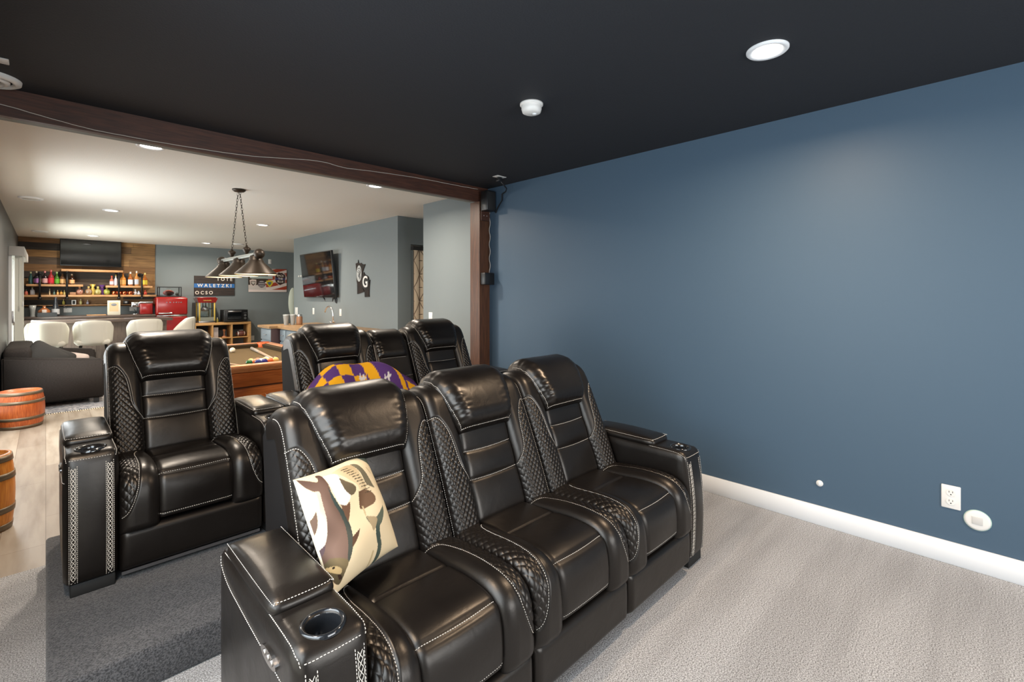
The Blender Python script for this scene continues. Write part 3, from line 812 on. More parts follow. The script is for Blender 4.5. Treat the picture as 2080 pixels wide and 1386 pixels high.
MB().lathe([(.0475, -.003), (.050, -.002), (.050, 0)], 0, 0, 0, 40, 'Y', cap=False).build('rim', mat('aged_caulk', lin(170, 200, 190), .7), t)
MB().box(-.019, .019, -.012, -.008, -.018, .018, .001).build('square_panel', mat('cover_grey', lin(205, 203, 200), .5), t)

# ------------------------------------------------------------------ printed pillow on the front sofa
def inpoly(poly, X, Y):
    poly = np.asarray(poly); r = np.zeros(X.shape, bool); n = len(poly)
    for i in range(n):
        (x1, y1), (x2, y2) = poly[i-1], poly[i]
        c = ((y1 > Y) != (y2 > Y)) & (X < (x2-x1)*(Y-y1)/(y2-y1+1e-12)+x1); r ^= c
    return r
def setcol(me, cols):
    at = me.color_attributes.new('Col', 'FLOAT_COLOR', 'POINT'); at.data.foreach_set('color', np.asarray(cols, float).ravel())
def fish_pillow():
    n = 210; w, h = .335, .345
    t = np.linspace(-1, 1, n); t = np.sin(t*PI/2*.92)/math.sin(PI/2*.92)
    U, V = np.meshgrid((t+1)/2, (t+1)/2, indexing='ij')
    a, b = 2*U-1, 2*V-1
    prof = np.clip((1-np.abs(a)**2.6)*(1-np.abs(b)**2.6), 0, 1)**.55
    pin = 1-.045*(1-np.abs(b)**2)*np.abs(a)**3; pin2 = 1-.045*(1-np.abs(a)**2)*np.abs(b)**3
    X = a*w/2*pin; Z = b*h/2*pin2
    # print: V up, U to the right (photo outline coordinates, 0..1 across and down)
    D = 1-V
    col = np.zeros(U.shape+(4,)); col[:] = lin(222, 202, 166)
    rng = np.random.RandomState(2)
    nz = np.zeros(U.shape)
    for k in range(24):
        fx, fy, p = rng.randn(3)*(14, 9, 3); nz += np.sin(fx*U+fy*D+p)
    nz /= 6
    # the outlines below are fractions of the printed side seen as a slanted quad; unwarp them onto the cloth
    q = np.array([(0., .146), (.694, 0.), (1., .69), (.407, 1.)]); sq = [(0, 0), (1, 0), (1, 1), (0, 1)]
    A8 = []; B8 = []
    for (x, y), (uu, dd) in zip(q, sq):
        A8 += [[x, y, 1, 0, 0, 0, -uu*x, -uu*y], [0, 0, 0, x, y, 1, -dd*x, -dd*y]]; B8 += [uu, dd]
    hh = np.linalg.solve(np.array(A8), np.array(B8))
    def un(p):
        w = hh[6]*p[0]+hh[7]*p[1]+1; return ((hh[0]*p[0]+hh[1]*p[1]+hh[2])/w, (hh[3]*p[0]+hh[4]*p[1]+hh[5])/w)
    def paint(poly, c, amt=.0, c2=None):
        poly = [un(p) for p in poly]
        mk = inpoly(smooth_curve(list(poly)+[poly[0]], len(poly)*8), U, D)
        base = np.array(lin(*c))
        if c2 is not None:
            f = np.clip(.5+nz*.9, 0, 1)[..., None]; base = base*(1-f)+np.array(lin(*c2))*f
            col[mk] = base[mk]
        else: col[mk] = base
    paint([(0.016, 0.18), (0.107, 0.264), (0.166, 0.297), (0.188, 0.372), (0.153, 0.448), (0.113, 0.515), (0.081, 0.406), (0.042, 0.28)], (246, 240, 226), 0, None)
    paint([(0.237, 0.155), (0.355, 0.155), (0.394, 0.255), (0.459, 0.347), (0.394, 0.414), (0.329, 0.356), (0.283, 0.238)], (246, 240, 226), 0, None)
    paint([(0.022, 0.151), (0.074, 0.165), (0.126, 0.18), (0.179, 0.197), (0.192, 0.172), (0.179, 0.142), (0.218, 0.138), (0.25, 0.18), (0.276, 0.247), (0.296, 0.322), (0.348, 0.397), (0.407, 0.464), (0.459, 0.565), (0.478, 0.657), (0.472, 0.757), (0.459, 0.849), (0.439, 0.921), (0.407, 0.925), (0.368, 0.891), (0.329, 0.841), (0.296, 0.808), (0.276, 0.757), (0.237, 0.674), (0.218, 0.573), (0.205, 0.473), (0.198, 0.372), (0.172, 0.289), (0.133, 0.264), (0.087, 0.23), (0.042, 0.18)], (86, 66, 56), 0, (122, 98, 86))
    paint([(0.159, 0.272), (0.192, 0.28), (0.205, 0.339), (0.224, 0.406), (0.257, 0.506), (0.276, 0.623), (0.263, 0.699), (0.231, 0.682), (0.218, 0.607), (0.205, 0.49), (0.188, 0.372)], (214, 200, 180), 0, (188, 166, 146))
    paint([(0.257, 0.238), (0.289, 0.305), (0.348, 0.397), (0.42, 0.473), (0.465, 0.573), (0.485, 0.674), (0.472, 0.791), (0.452, 0.774), (0.439, 0.657), (0.413, 0.556), (0.361, 0.464), (0.296, 0.372)], (48, 62, 60), 0, (76, 78, 70))
    paint([(0.361, 0.397), (0.42, 0.406), (0.452, 0.385), (0.456, 0.448), (0.439, 0.523), (0.407, 0.473)], (106, 78, 60), 0, None)
    paint([(0.478, 0.632), (0.524, 0.594), (0.544, 0.582), (0.524, 0.64), (0.482, 0.699)], (92, 68, 52), 0, None)
    paint([(0.172, 0.418), (0.153, 0.481), (0.113, 0.523), (0.159, 0.573), (0.205, 0.607), (0.198, 0.506)], (98, 78, 66), 0, None)
    paint([(0.276, 0.657), (0.283, 0.715), (0.27, 0.791), (0.224, 0.741), (0.25, 0.699)], (80, 64, 66), 0, None)
    paint([(0.322, 0.757), (0.407, 0.766), (0.465, 0.791), (0.459, 0.849), (0.439, 0.925), (0.407, 0.921), (0.355, 0.874), (0.302, 0.816)], (84, 74, 54), 0, (120, 104, 76))
    paint([(0.309, 0.816), (0.368, 0.812), (0.42, 0.833), (0.42, 0.866), (0.355, 0.849)], (180, 156, 112), 0, None)
    paint([(0.4, 0.866), (0.43, 0.874), (0.443, 0.895), (0.422, 0.9)], (50, 36, 28), 0, None)
    paint([(0.352, 0.818), (0.365, 0.814), (0.37, 0.824), (0.357, 0.829)], (34, 28, 24), 0, None)
    paint([(0.322, 0.138), (0.407, 0.1), (0.498, 0.092), (0.55, 0.155), (0.576, 0.213), (0.609, 0.289), (0.55, 0.305), (0.524, 0.264), (0.459, 0.222), (0.394, 0.172)], (206, 186, 150), 0, (176, 154, 118))
    paint([(0.368, 0.188), (0.42, 0.222), (0.498, 0.264), (0.511, 0.305), (0.472, 0.339), (0.42, 0.305), (0.387, 0.255)], (96, 84, 66), 0, (124, 108, 84))
    paint([(0.498, 0.084), (0.557, 0.096), (0.615, 0.163), (0.681, 0.264), (0.7, 0.293), (0.628, 0.272), (0.596, 0.238), (0.576, 0.188), (0.537, 0.13)], (88, 84, 68), 0, (112, 104, 84))
    paint([(0.537, 0.314), (0.609, 0.305), (0.681, 0.339), (0.7, 0.381), (0.668, 0.414), (0.563, 0.444), (0.544, 0.397)], (92, 68, 50), 0, (112, 86, 66))
    paint([(0.772, 0.423), (0.778, 0.481), (0.759, 0.54), (0.739, 0.573), (0.759, 0.64), (0.785, 0.699), (0.791, 0.774), (0.759, 0.841), (0.733, 0.849), (0.746, 0.791), (0.746, 0.707), (0.713, 0.64), (0.694, 0.573), (0.681, 0.598), (0.654, 0.565), (0.602, 0.498), (0.694, 0.506), (0.746, 0.456)], (64, 76, 70), 0, (92, 98, 84))
    paint([(0.602, 0.498), (0.694, 0.506), (0.707, 0.54), (0.681, 0.598), (0.654, 0.565)], (166, 146, 114), 0, None)
    paint([(0.589, 0.029), (0.654, 0.021), (0.733, 0.079), (0.785, 0.18), (0.759, 0.18), (0.707, 0.113), (0.628, 0.063)], (52, 70, 68), 0, (92, 98, 86))
    paint([(0.0, 0.255), (0.042, 0.356), (0.061, 0.439), (0.107, 0.556), (0.172, 0.682), (0.231, 0.728), (0.198, 0.732), (0.107, 0.657), (0.055, 0.54), (0.009, 0.372)], (80, 98, 92), 0, (118, 122, 106))
    paint([(0.407, 0.123), (0.467, 0.115), (0.464, 0.121), (0.407, 0.13)], (78, 66, 50))
    paint([(0.426, 0.14), (0.486, 0.132), (0.484, 0.138), (0.426, 0.147)], (78, 66, 50))
    paint([(0.446, 0.158), (0.506, 0.149), (0.503, 0.155), (0.446, 0.165)], (78, 66, 50))
    paint([(0.465, 0.176), (0.525, 0.168), (0.523, 0.174), (0.465, 0.183)], (78, 66, 50))
    paint([(0.485, 0.195), (0.545, 0.187), (0.542, 0.193), (0.485, 0.202)], (78, 66, 50))
    paint([(0.505, 0.215), (0.565, 0.207), (0.562, 0.213), (0.505, 0.222)], (78, 66, 50))
    paint([(0.524, 0.235), (0.584, 0.227), (0.581, 0.233), (0.524, 0.242)], (78, 66, 50))
    paint([(0.544, 0.257), (0.604, 0.248), (0.601, 0.254), (0.544, 0.263)], (78, 66, 50))
    paint([(0.563, 0.278), (0.623, 0.27), (0.621, 0.276), (0.563, 0.285)], (78, 66, 50))
    paint([(0.583, 0.301), (0.643, 0.292), (0.64, 0.298), (0.583, 0.307)], (78, 66, 50))
    paint([(0.602, 0.324), (0.662, 0.315), (0.66, 0.321), (0.602, 0.331)], (78, 66, 50))
    paint([(0.638, 0.13), (0.656, 0.136), (0.691, 0.18), (0.675, 0.173)], (190, 168, 130))
    paint([(0.735, 0.255), (0.754, 0.262), (0.808, 0.339), (0.793, 0.332)], (190, 168, 130))
    paint([(0.866, 0.456), (0.884, 0.463), (0.939, 0.523), (0.923, 0.516)], (190, 168, 130))
    paint([(0.696, 0.732), (0.714, 0.739), (0.704, 0.841), (0.688, 0.834)], (190, 168, 130))
    paint([(0.566, 0.423), (0.584, 0.429), (0.606, 0.49), (0.591, 0.483)], (190, 168, 130))
    thick = .055
    verts = []; cols = []
    rng2 = np.random.RandomState(5); wr = .003*np.sin(7*U+3*V)+.002*np.sin(13*V-5*U)
    Yf = -(thick*prof+wr*prof); Yb = thick*.9*prof
    top = np.stack([X, Yf, Z], -1).reshape(-1, 3); bot = np.stack([X, Yb, Z], -1).reshape(-1, 3)
    I = np.arange(n*n).reshape(n, n)
    A = np.stack([I[:-1, :-1], I[1:, :-1], I[1:, 1:], I[:-1, 1:]], -1).reshape(-1, 4)
    F = A.tolist()+(A[:, ::-1]+n*n).tolist()
    me = pymesh('pillow', np.concatenate([top, bot]), F)
    plain = np.zeros((n*n, 4)); plain[:] = lin(232, 218, 190)
    setcol(me, np.concatenate([col.reshape(-1, 4), plain]))
    bm = bmesh.new(); bm.from_mesh(me); bmesh.ops.remove_doubles(bm, verts=bm.verts, dist=1e-5); bm.to_mesh(me); bm.free()
    me.polygons.foreach_set('use_smooth', [True]*len(me.polygons))
    o = link('throw_pillow', me, M['print'])
    bl = Vector((.575, 1.285, .495)); br = Vector((.85, 1.455, .462)); tl = Vector((.555, 1.50, .800)); tr = Vector((.825, 1.595, .790))
    ex = ((br-bl)+(tr-tl)).normalized(); ez = ((tl-bl)+(tr-br)); ez = (ez-ex*ez.dot(ex)).normalized(); ey = ez.cross(ex)
    ce = (bl+br+tl+tr)/4
    mt = Matrix((ex, ey, ez)).transposed().to_4x4(); mt.translation = ce
    o.matrix_world = mt
    tag(o, 'cream throw pillow printed with brown fish on the front sofa', 'pillow')
fish_pillow()

# ------------------------------------------------------------------ purple and gold blanket heaped on the loveseat
def blanket():
    nu, nv = 150, 110
    u = np.linspace(0, 1, nu); v = np.linspace(0, 1, nv); U, V = np.meshgrid(u, v, indexing='ij')
    # U along x across the seat and console, V from the seat front to up against the back
    X = 1.06+U*.94
    Y = 2.66+V*.44
    hump = .175*np.exp(-((U-.44)/.36)**4)+.07*np.exp(-((U-.86)/.14)**2)
    ridge = np.exp(-((V-.70-.08*np.sin(3*U))/.30)**2)
    Z = RZ+.455+hump*ridge*1.55+.018*np.sin(17*U+6*V+1.5*np.sin(7*V))*np.sin(PI*V)+.012*np.sin(22*V+9*U)+.03*V
    edge = np.minimum(np.minimum(U, 1-U)*.86, np.minimum(V, 1-V)*.44)
    Z = Z-.06*np.clip(1-edge/.06, 0, 1)**2
    P = np.stack([X, Y, Z], -1).reshape(-1, 3); Q = P.copy(); Q[:, 2] = np.minimum(Q[:, 2]-.012, RZ+.60); Q[:, 2] -= .0
    Q = P.copy(); Q[:, 2] -= .015
    I = np.arange(nu*nv).reshape(nu, nv)
    A = np.stack([I[:-1, :-1], I[1:, :-1], I[1:, 1:], I[:-1, 1:]], -1).reshape(-1, 4); N0 = nu*nv
    F = A.tolist()+(A[:, ::-1]+N0).tolist()
    loop = list(I[:, 0])+list(I[-1, 1:])+list(I[-2::-1, -1])+list(I[0, -2:0:-1]); n = len(loop)
    F += [(loop[(i+1) % n], loop[i], loop[i]+N0, loop[(i+1) % n]+N0) for i in range(n)]
    a = U*10.5+V*1.2; b = V*8.5-U*.9
    chk = (np.floor(a)+np.floor(b)) % 2 == 0
    purple = np.array(lin(88, 56, 112)); gold = np.array(lin(236, 168, 32)); white = np.array(lin(222, 212, 206))
    col = np.where(chk[..., None], purple, gold)
    w2 = U+.10*V+.03*np.sin(V*9)
    col[w2 > .60] = purple; col[(w2 > .56) & (w2 < .635)] = gold; col[(w2 > .78) & (w2 < .82) & (V > .45)] = gold
    v2 = V+.25*(U-.8); col[(w2 > .66) & (v2 > .20) & (v2 < .34)] = gold; col[(w2 > .84) & (v2 > .5) & (v2 < .58)] = gold
    col[(U > .955)] = white; col[(V > .965) & (U > .55)] = white
    # small pale script marks woven into the purple patches
    for (pu, pv) in ((.47, .62), (.66, .58), (.30, .50)):
        for k in range(5):
            mk = (np.abs(U-pu-.008*k+.02) < .003) & (np.abs(V-pv-.01*math.sin(k*2)) < .02+.01*(k % 2)); col[mk] = white
        mk = (np.abs(V-pv-.2*(U-pu)) < .006) & (np.abs(U-pu) < .03); col[mk] = white
    me = pymesh('blanket', np.concatenate([P, Q]), F)
    setcol(me, np.concatenate([col.reshape(-1, 4)]*2))
    tag(link('blanket', me, M['print']), 'purple and gold checked blanket heaped on the loveseat', 'blanket')
blanket()

# ------------------------------------------------------------------ barrels by the left wall
def barrel(x, y, rm, re, h, wood, label, handle=False):
    t = thing('wooden_barrel', label, 'barrel', (x, y, 0), R(20), 'wooden barrels by the left wall')
    rr = lambda f: re+(rm-re)*math.sin(PI*f)**.9 if 0 < f < 1 else re
    m = MB(); n = 20
    prof = [(rr(i/n), h*i/n) for i in range(n+1)]
    m.lathe(prof+[(re-.014, h), (re-.016, h-.012), (0, h-.012)], n=48, cap=False); m.lathe([(0, .001), (re, 0)], n=48, cap=False)
    m.build('staves', M[wood], t)
    for a, b in ((.01, .09), (.24, .32), (.68, .76), (.91, .99)):
        m = MB(); m.lathe([(rr(a)+.0005, h*a), (rr(a)+.004, h*a), (rr((a+b)/2)+.004, h*(a+b)/2), (rr(b)+.004, h*b), (rr(b)+.0005, h*b)], n=48, cap=False); m.build('hoop', M['hoop'], t)
    if handle:
        m = MB(); m.tube([(rm+.008, .03*math.cos(a), h*.55+.03*math.sin(a)) for a in np.linspace(0, 2*PI, 25)], .004, 6); o = m.build('ring_handle', M['steel'], t)
        o.rotation_euler = (0, 0, R(-100))
    return t
barrel(-.185, 6.98, .182, .158, .37, 'barrel', 'reddish wooden barrel against the charcoal couch')
barrel(-.247, 4.03, .121, .104, .435, 'barrel_light', 'golden wooden barrel with ring handle at the left photo edge', True)

# ------------------------------------------------------------------ couch, its pillows and rug
t = thing('couch', 'charcoal fabric couch along the left wall with its side to the camera', 'couch', (-.355, 7.78, .0125))
def slopearm(y0, y1):
    m = MB(); m.prism([(0.0, .07), (.885, .06), (.885, .50), (.86, .535), (.0, .625)], 'Y', y0, y1); bm = m.b
    bmesh.ops.bevel(bm, geom=bm.edges[:], offset=.02, segments=3, affect='EDGES')
    for f in bm.faces: f.smooth = True
    return m.build('arm', M['couch'], t)
slopearm(0, .14); slopearm(1.52, 1.66)
puffobj('backrest', M['couch'], t, 0.0, .24, .13, 1.53, .06, .715, .05, n=8)
puffobj('seat_cushion', M['couch'], t, .22, .88, .145, 1.515, .12, .44, .05, n=8, bulge=(0, 0, .02))
for xx in (.05, .78):
    for yy in (.03, 1.58): MB().box(xx, xx+.05, yy, yy+.05, 0, .08).build('leg', M['matte_black'], t)
def cpillow(label, m, loc, rot, w, h, th):
    V, F = puff(-w/2, w/2, -th/2, th/2, -h/2, h/2, th*.48, n=10, bulge=(0, .05, 0))
    o = link('couch_pillow', pymesh('couch_pillow', V, F), M[m]); o.location = loc; o.rotation_euler = rot; tag(o, label, 'pillow', 'pillows on the charcoal couch')
cpillow('dark grey pillow leaning highest on the charcoal couch', 'couch_dark', (-.02, 8.14, .53), (R(-12), R(38), R(20)), .42, .40, .11)
cpillow('dark grey pillow lying lower beside the leaning one', 'couch_dark', (.06, 8.42, .50), (R(-20), R(28), R(15)), .42, .36, .12)
cpillow('pale pinkish pillow on the far side of the charcoal couch', 'blush', (.24, 8.60, .475), (R(-25), R(14), R(-8)), .34, .22, .10)
t = thing('area_rug', 'grey patterned rug with cream fringe under the charcoal couch', 'rug', (0, 0, 0))
rm = mat('grey_rug', lin(150, 146, 144), .95, var=(30, lin(104, 104, 108), (1, 1, 1), .45, .55))
MB().box(-.36, 1.4, 7.46, 9.6, .001, .012, .003).build('pile', rm, t)
m = MB()
for k in range(88): m.box(-.355+k*.02, -.345+k*.02, 7.405+.006*(k % 3), 7.46, .001, .008)
m.build('fringe', mat('cream_fringe', lin(206, 192, 168), .9), t)

# ------------------------------------------------------------------ pool table
t = thing('pool_table', 'oak pool table with olive felt standing behind the recliner', 'pool table', (1.39, 5.34, 0))
hx, hy, zt = .60, 1.0, .765
m = MB(); m.box(-hx+.12, hx-.12, -hy+.12, hy-.12, .70, .712); m.build('playing_surface', M['felt'], t)
m = MB(); m.box(-hx+.02, hx-.02, -hy+.02, hy-.02, .585, .70); m.box(-hx+.05, hx-.05, -hy+.05, hy-.05, .12, .575, .004); m.build('cabinet', M['oak'], t)
m = MB(); m.box(-hx+.03, hx-.03, -hy+.03, hy-.03, .572, .587); m.build('groove_strip', mat('dark_oak_groove', lin(70, 36, 18), .6), t)  # dark strip between the upper frame and the cabinet
for sx in (-1, 1):
    m = MB(); m.box(min(sx*hx, sx*(hx-.09)), max(sx*hx, sx*(hx-.09)), -hy, hy, .705, zt, .010, 3)
    m.build('side_rail', M['oak_x'], t)
    m = MB(); m.prism([(sx*(hx-.09), .712), (sx*(hx-.09), zt-.006), (sx*(hx-.135), zt-.014), (sx*(hx-.125), .712)], 'Y', -hy+.17, hy-.17); m.build('cushion', M['cushion_felt'], t)
for sy in (-1, 1):
    m = MB(); m.box(-hx+.09, hx-.09, min(sy*hy, sy*(hy-.09)), max(sy*hy, sy*(hy-.09)), .705, zt, .010, 3); m.build('end_rail', M['oak_x'], t)
    m = MB(); m.prism([(sy*(hy-.09), .712), (sy*(hy-.09), zt-.006), (sy*(hy-.135), zt-.014), (sy*(hy-.125), .712)], 'X', -hx+.17, hx-.17); m.build('cushion', M['cushion_felt'], t)
for sx in (-1, 1):
    for sy in (-1, 0, 1):
        m = MB(); cx, cy = sx*(hx-.10 if sy else hx-.05), sy*(hy-.10)
        m.lathe([(.066, .772), (.070, .766), (.068, .70), (.05, .62)], cx, cy, 0, 22, cap=False); m.build('pocket', M['pocket'], t)
        if sy:
            m = MB(); m.box(cx-.05, cx+.05, cy-.05, cy+.05, 0, .13, .01); m.build('leg', M['oak'], t)
ballcols = [(32, 92, 44), (206, 106, 70), (238, 196, 120), (38, 44, 110), (232, 224, 208), (44, 40, 116), (224, 120, 90), (236, 206, 140), (222, 98, 40), (238, 190, 110), (60, 30, 70), (232, 226, 214)]
bpos = [(1.297, 4.665), (1.352, 4.69), (1.335, 4.745), (1.362, 4.635), (1.41, 4.70), (1.42, 4.655), (1.395, 4.755), (1.452, 4.745), (1.475, 4.672), (1.532, 4.70), (1.55, 4.755), (1.478, 4.79)]
names = ['dark green', 'salmon', 'pale yellow striped', 'dark blue', 'white striped', 'navy', 'pink', 'cream yellow', 'bright orange', 'amber', 'plum', 'pale']
where = ['leftmost in the cluster', 'second row left', 'rear row left', 'front row beside the green ball', 'middle of the cluster', 'front middle', 'rear row middle', 'rear row right', 'front right', 'far right end', 'behind the amber ball', 'at the back of the cluster']
zf = .712; br = .0286
for c, p, nm, wh in zip(ballcols, bpos, names, where):
    m = MB(); m.sphere(br, p[0], p[1], zf+br, 20); o = m.build('pool_ball', mat('ball', lin(*c), .12, coat=.5))
    tag(o, f'{nm} pool ball on the olive felt, {wh}', 'pool ball', 'pool balls clustered on the table')
m = MB(); m.sphere(br, 1.463, 5.86, zf+br, 20); tag(m.build('cue_ball', mat('cue_white', lin(240, 228, 208), .12, coat=.5)), 'cream cue ball alone on the far felt beside the recliner', 'pool ball')
def cue(a, b, label):
    a = Vector(a); b = Vector(b); d = (b-a); q = d.to_track_quat('Z', 'Y'); L = d.length
    t = thing('cue_stick', label, 'cue stick', a, 0, 'cue sticks on the pool table'); t.rotation_euler = q.to_euler()
    MB().lathe([(.0165, 0), (.015, L*.32)], n=14).build('butt', mat('grey_butt', lin(150, 140, 128), .35), t)
    MB().lathe([(.0148, L*.32), (.0065, L*.985)], n=12).build('shaft', mat('maple', lin(176, 150, 124), .4), t)
    MB().lathe([(.0065, L*.985), (.006, L)], n=10).build('ferrule', M['white'], t)
cue((1.70, 6.02, zf+.0165), (1.555, 4.62, zf+.009), 'cue stick lying lengthwise beside the cluster of pool balls')
cue((1.0, 5.3, zf+.0165), (1.25, 4.67, zf+.008), 'cue stick poking out behind the recliner')

# ------------------------------------------------------------------ hanging pool table lamp
t = thing('pool_table_lamp', 'dark bronze three-shade lamp hanging on chains over the pool table', 'lamp', (1.42, 5.45, 0))
m = MB(); m.lathe([(.062, 2.44), (.062, 2.428), (.045, 2.415), (.012, 2.41)], n=28); m.build('canopy', M['bronze'], t)
def chain(p0, p1):
    m = MB(); p0 = Vector(p0); p1 = Vector(p1); L = (p1-p0).length; n = int(L/.030); d = (p1-p0)/n
    q = (p1-p0).to_track_quat('Z', 'X').to_matrix()
    for k in range(n):
        c = p0+d*(k+.5); ax = q @ Vector((1, 0, 0) if k % 2 else (0, 1, 0)); az = q @ Vector((0, 0, 1))
        m.tube([c+ax*.008*math.cos(a)+az*.021*math.sin(a) for a in np.linspace(0, 2*PI, 11)], .0022, 4, cap=False)
    m.build('chain', M['bronze'], t)
for sy in (-1, 1):
    chain((0, sy*.03, 2.41), (0, sy*.26, 1.83))
    m = MB(); m.lathe([(.008, 1.845), (.012, 1.83), (.035, 1.815), (.038, 1.80), (.020, 1.775), (.012, 1.75)], 0, sy*.26, 0, 20); m.build('finial', M['bronze'], t)
m = MB(); m.box(-.018, .018, -.64, .66, 1.715, 1.752, .004); m.build('bar', M['bronze_light'], t)
for sy in (-.65, .67):
    m = MB(); m.sphere(.048, 0, sy, 1.735, 18); m.build('end_ball', M['bronze'], t)
for yy in (-.555, .0, .575):
    m = MB(); m.lathe([(.02, 1.735), (.05, 1.72), (.058, 1.70), (.056, 1.682), (.066, 1.675), (.070, 1.66), (.178, 1.555), (.180, 1.545), (.176, 1.545)], 0, yy, 0, 40, cap=False)
    s = m.build('shade', M['bronze'], t)
    m = MB(); m.lathe([(.0, 1.685), (.060, 1.668), (.168, 1.553), (.1765, 1.5445), (.1795, 1.5445)], 0, yy, 0, 40, cap=False); m.build('inner_lining', M['shade_in'], s)
    m = MB(); m.sphere(.03, 0, yy, 1.62, 14); m.build('bulb', M['bulb'], s)
    l = bpy.data.lights.new('pool_lamp', 'POINT'); l.energy = 5; l.color = (1, .78, .52); l.shadow_soft_size = .03
    o = bpy.data.objects.new('pool_lamp', l); C.objects.link(o); o.parent = t; o.location = (0, yy, 1.575)

# ------------------------------------------------------------------ television wall
t = thing('television', 'black wall television tilted out from the grey side wall', 'television', (3.36, 8.2, 1.69))
ang = R(-90)+R(5)
m = MB(); m.box(-.66, .66, -.02, .02, -.39, .39, .006); fr = m.build('bezel', M['black'], t)
m = MB(); m.box(-.648, .648, -.0235, -.019, -.378, .378); m.build('screen', M['screen'], t)
m = MB(); m.box(-.25, .25, .018, .05, -.25, .15, .01); m.build('rear_housing', M['black'], t)
m = MB(); m.tube([(.05, .03, -.38), (.10, .05, -.46), (.22, .05, -.52), (.34, .06, -.50), (.45, .03, -.40)], .010, 6); m.tube([(.50, .03, -.37), (.52, .04, -.48), (.56, .04, -.49), (.58, .03, -.38)], .010, 6); m.build('cable', M['black'], t)
m = MB(); m.box(-.08, .08, .04, .115, -.1, .1); m.build('mount', M['black_metal'], t)
t.rotation_euler = (R(6), R(0), R(-90))
# metal wall art: two joined cut-out shapes with a pale oval and the letter G
t = thing('wall_art', 'dark metal cut-out wall art with a white oval and letter G', 'wall art', (3.45, 6.73, 1.60), R(-90))
def artpt(p): return ((p[0]-525)*.000955, -(p[1]-620)*.00066)
A1 = [(295, 262), (370, 248), (378, 180), (392, 250), (450, 280), (475, 258), (520, 290), (560, 300), (620, 300), (575, 380), (525, 490), (505, 560), (490, 700), (510, 800), (590, 930), (350, 985), (345, 740), (330, 690), (320, 480)]
A2 = [(530, 520), (560, 500), (575, 480), (590, 520), (610, 540), (690, 570), (725, 610), (740, 760), (775, 660), (750, 820), (742, 1000), (755, 1045), (605, 1055), (595, 900), (510, 800), (490, 700), (500, 600)]
m = MB(); m.prism([artpt(p) for p in A1], 'Y', -.012, -.004); m.prism([artpt(p) for p in A2], 'Y', -.013, -.003); m.build('metal_cutout', mat('rusty_black_metal', lin(24, 22, 20), .6, spec=.2, var=(8, lin(46, 32, 26))), t)
def ov(cx, cy, rx, ry, n=36): return [artpt((cx+rx*math.cos(a), cy+ry*math.sin(a))) for a in np.linspace(0, 2*PI, n, endpoint=False)]
m = MB(); m.prism(ov(418, 505, 82, 190), 'Y', -.015, -.011); o = m.build('oval_emblem', mat('emblem_grey', lin(178, 180, 178), .5), t)
m = MB()
for pts in ([(380, 400), (440, 380), (470, 450), (450, 540), (470, 620)], [(370, 460), (420, 500), (400, 560), (440, 600)], [(400, 430), (450, 480), (430, 560), (445, 640)]):
    q = smooth_curve([artpt(p) for p in pts], 16); m.tube([(p[0], -.0155, p[1]) for p in q], .0045, 5)
m.build('oval_lines', M['matte_black'], o)
m = MB(); m.prism(ov(625, 715, 118, 155), 'Y', -.0155, -.012); o2 = m.build('round_emblem', M['matte_black'], t)
text('letter', 'G', .235, (artpt((628, 715))[0], -.0165, artpt((628, 715))[1]), (R(90), 0, 0), M['white'], o2, .002, xs=.95)
G1 = 'plates along the grey side wall'
wallplate('light_switch', 'white switch under the side wall television, nearer its middle', 'switch', 3.45, 8.60, 1.05, 'switch', group=G1)
wallplate('light_switch', 'white switch to the right of the bar faucet', 'switch', 3.45, 7.50, 1.056, 'switch', group=G1)
t = wallplate('light_switch', 'wide white switch plate at the far end of the grey side wall', 'switch', 3.45, 9.42, 1.03, 'switch', group=G1); t.scale = (1.9, 1, 1.25)
wallplate('light_switch', 'white switch on the grey wall beside the dark post', 'switch', 3.24, 4.645, 1.085, 'switch')
for yy, lb in ((9.27, 'tiny white wall cap farther left of the side wall television'), (9.17, 'tiny white wall cap nearer to the side wall television')):
    t = thing('wall_button', lb, 'wall cap', (3.45, yy, 1.70), R(-90))
    MB().lathe([(.016, -.02), (.016, 0)], 0, 0, 0, 12, 'Y').build('disc', M['white'], t)
t = thing('oval_plaque', 'pale oval edge showing past the far corner of the grey wall', 'plaque', (3.44, 9.59, 1.20))
m = MB(); m.lathe([(0, -.004), (.26, -.004), (.27, 0), (.26, .006), (0, .006)], 0, 0, 0, 40, 'Y', cap=False); o = m.build('disc', mat('pale_green', lin(176, 184, 170), .6), t); o.scale = (.30, 1, 1.05)

# ------------------------------------------------------------------ wet bar cabinets along the side wall
def cabinet(label, x0, x1, y0, y1, faces, group='blue grey base cabinets'):
    t = thing('base_cabinet', label, 'cabinet', (0, 0, 0), 0, group)
    MB().box(x0+.02, x1, y0, y1, .09, .815).build('carcase', M['cabinet'], t)
    MB().box(x0+.07, x1, y0, y1, 0, .09).build('toe_kick', M['matte_black'], t)
    for (a, b) in faces:
        d = MB().box(x0, x0+.02, a+.008, b-.008, .12, .60, .003).build('door', M['cabinet'], t)
        MB().box(x0-.006, x0+.001, a+.06, b-.06, .17, .55, .003).build('raised_panel', M['cabinet'], d)
        MB().lathe([(.011, -.024), (.010, -.012), (.005, -.006), (.005, 0)], x0, b-.035, .54, 12, 'X').build('knob', M['steel'], d)
        d = MB().box(x0, x0+.02, a+.008, b-.008, .625, .795, .003).build('drawer', M['cabinet'], t)
        c = (a+b)/2; m = MB(); m.tube([(x0-.002, c-.045, .71), (x0-.022, c-.035, .71), (x0-.022, c+.035, .71), (x0-.002, c+.045, .71)], .005, 6); m.build('handle', M['steel'], d)
    return t
cabinet('blue grey cabinet at the far end of the wet bar counter', 2.52, 3.44, 7.93, 8.44, [(7.93, 8.44)])
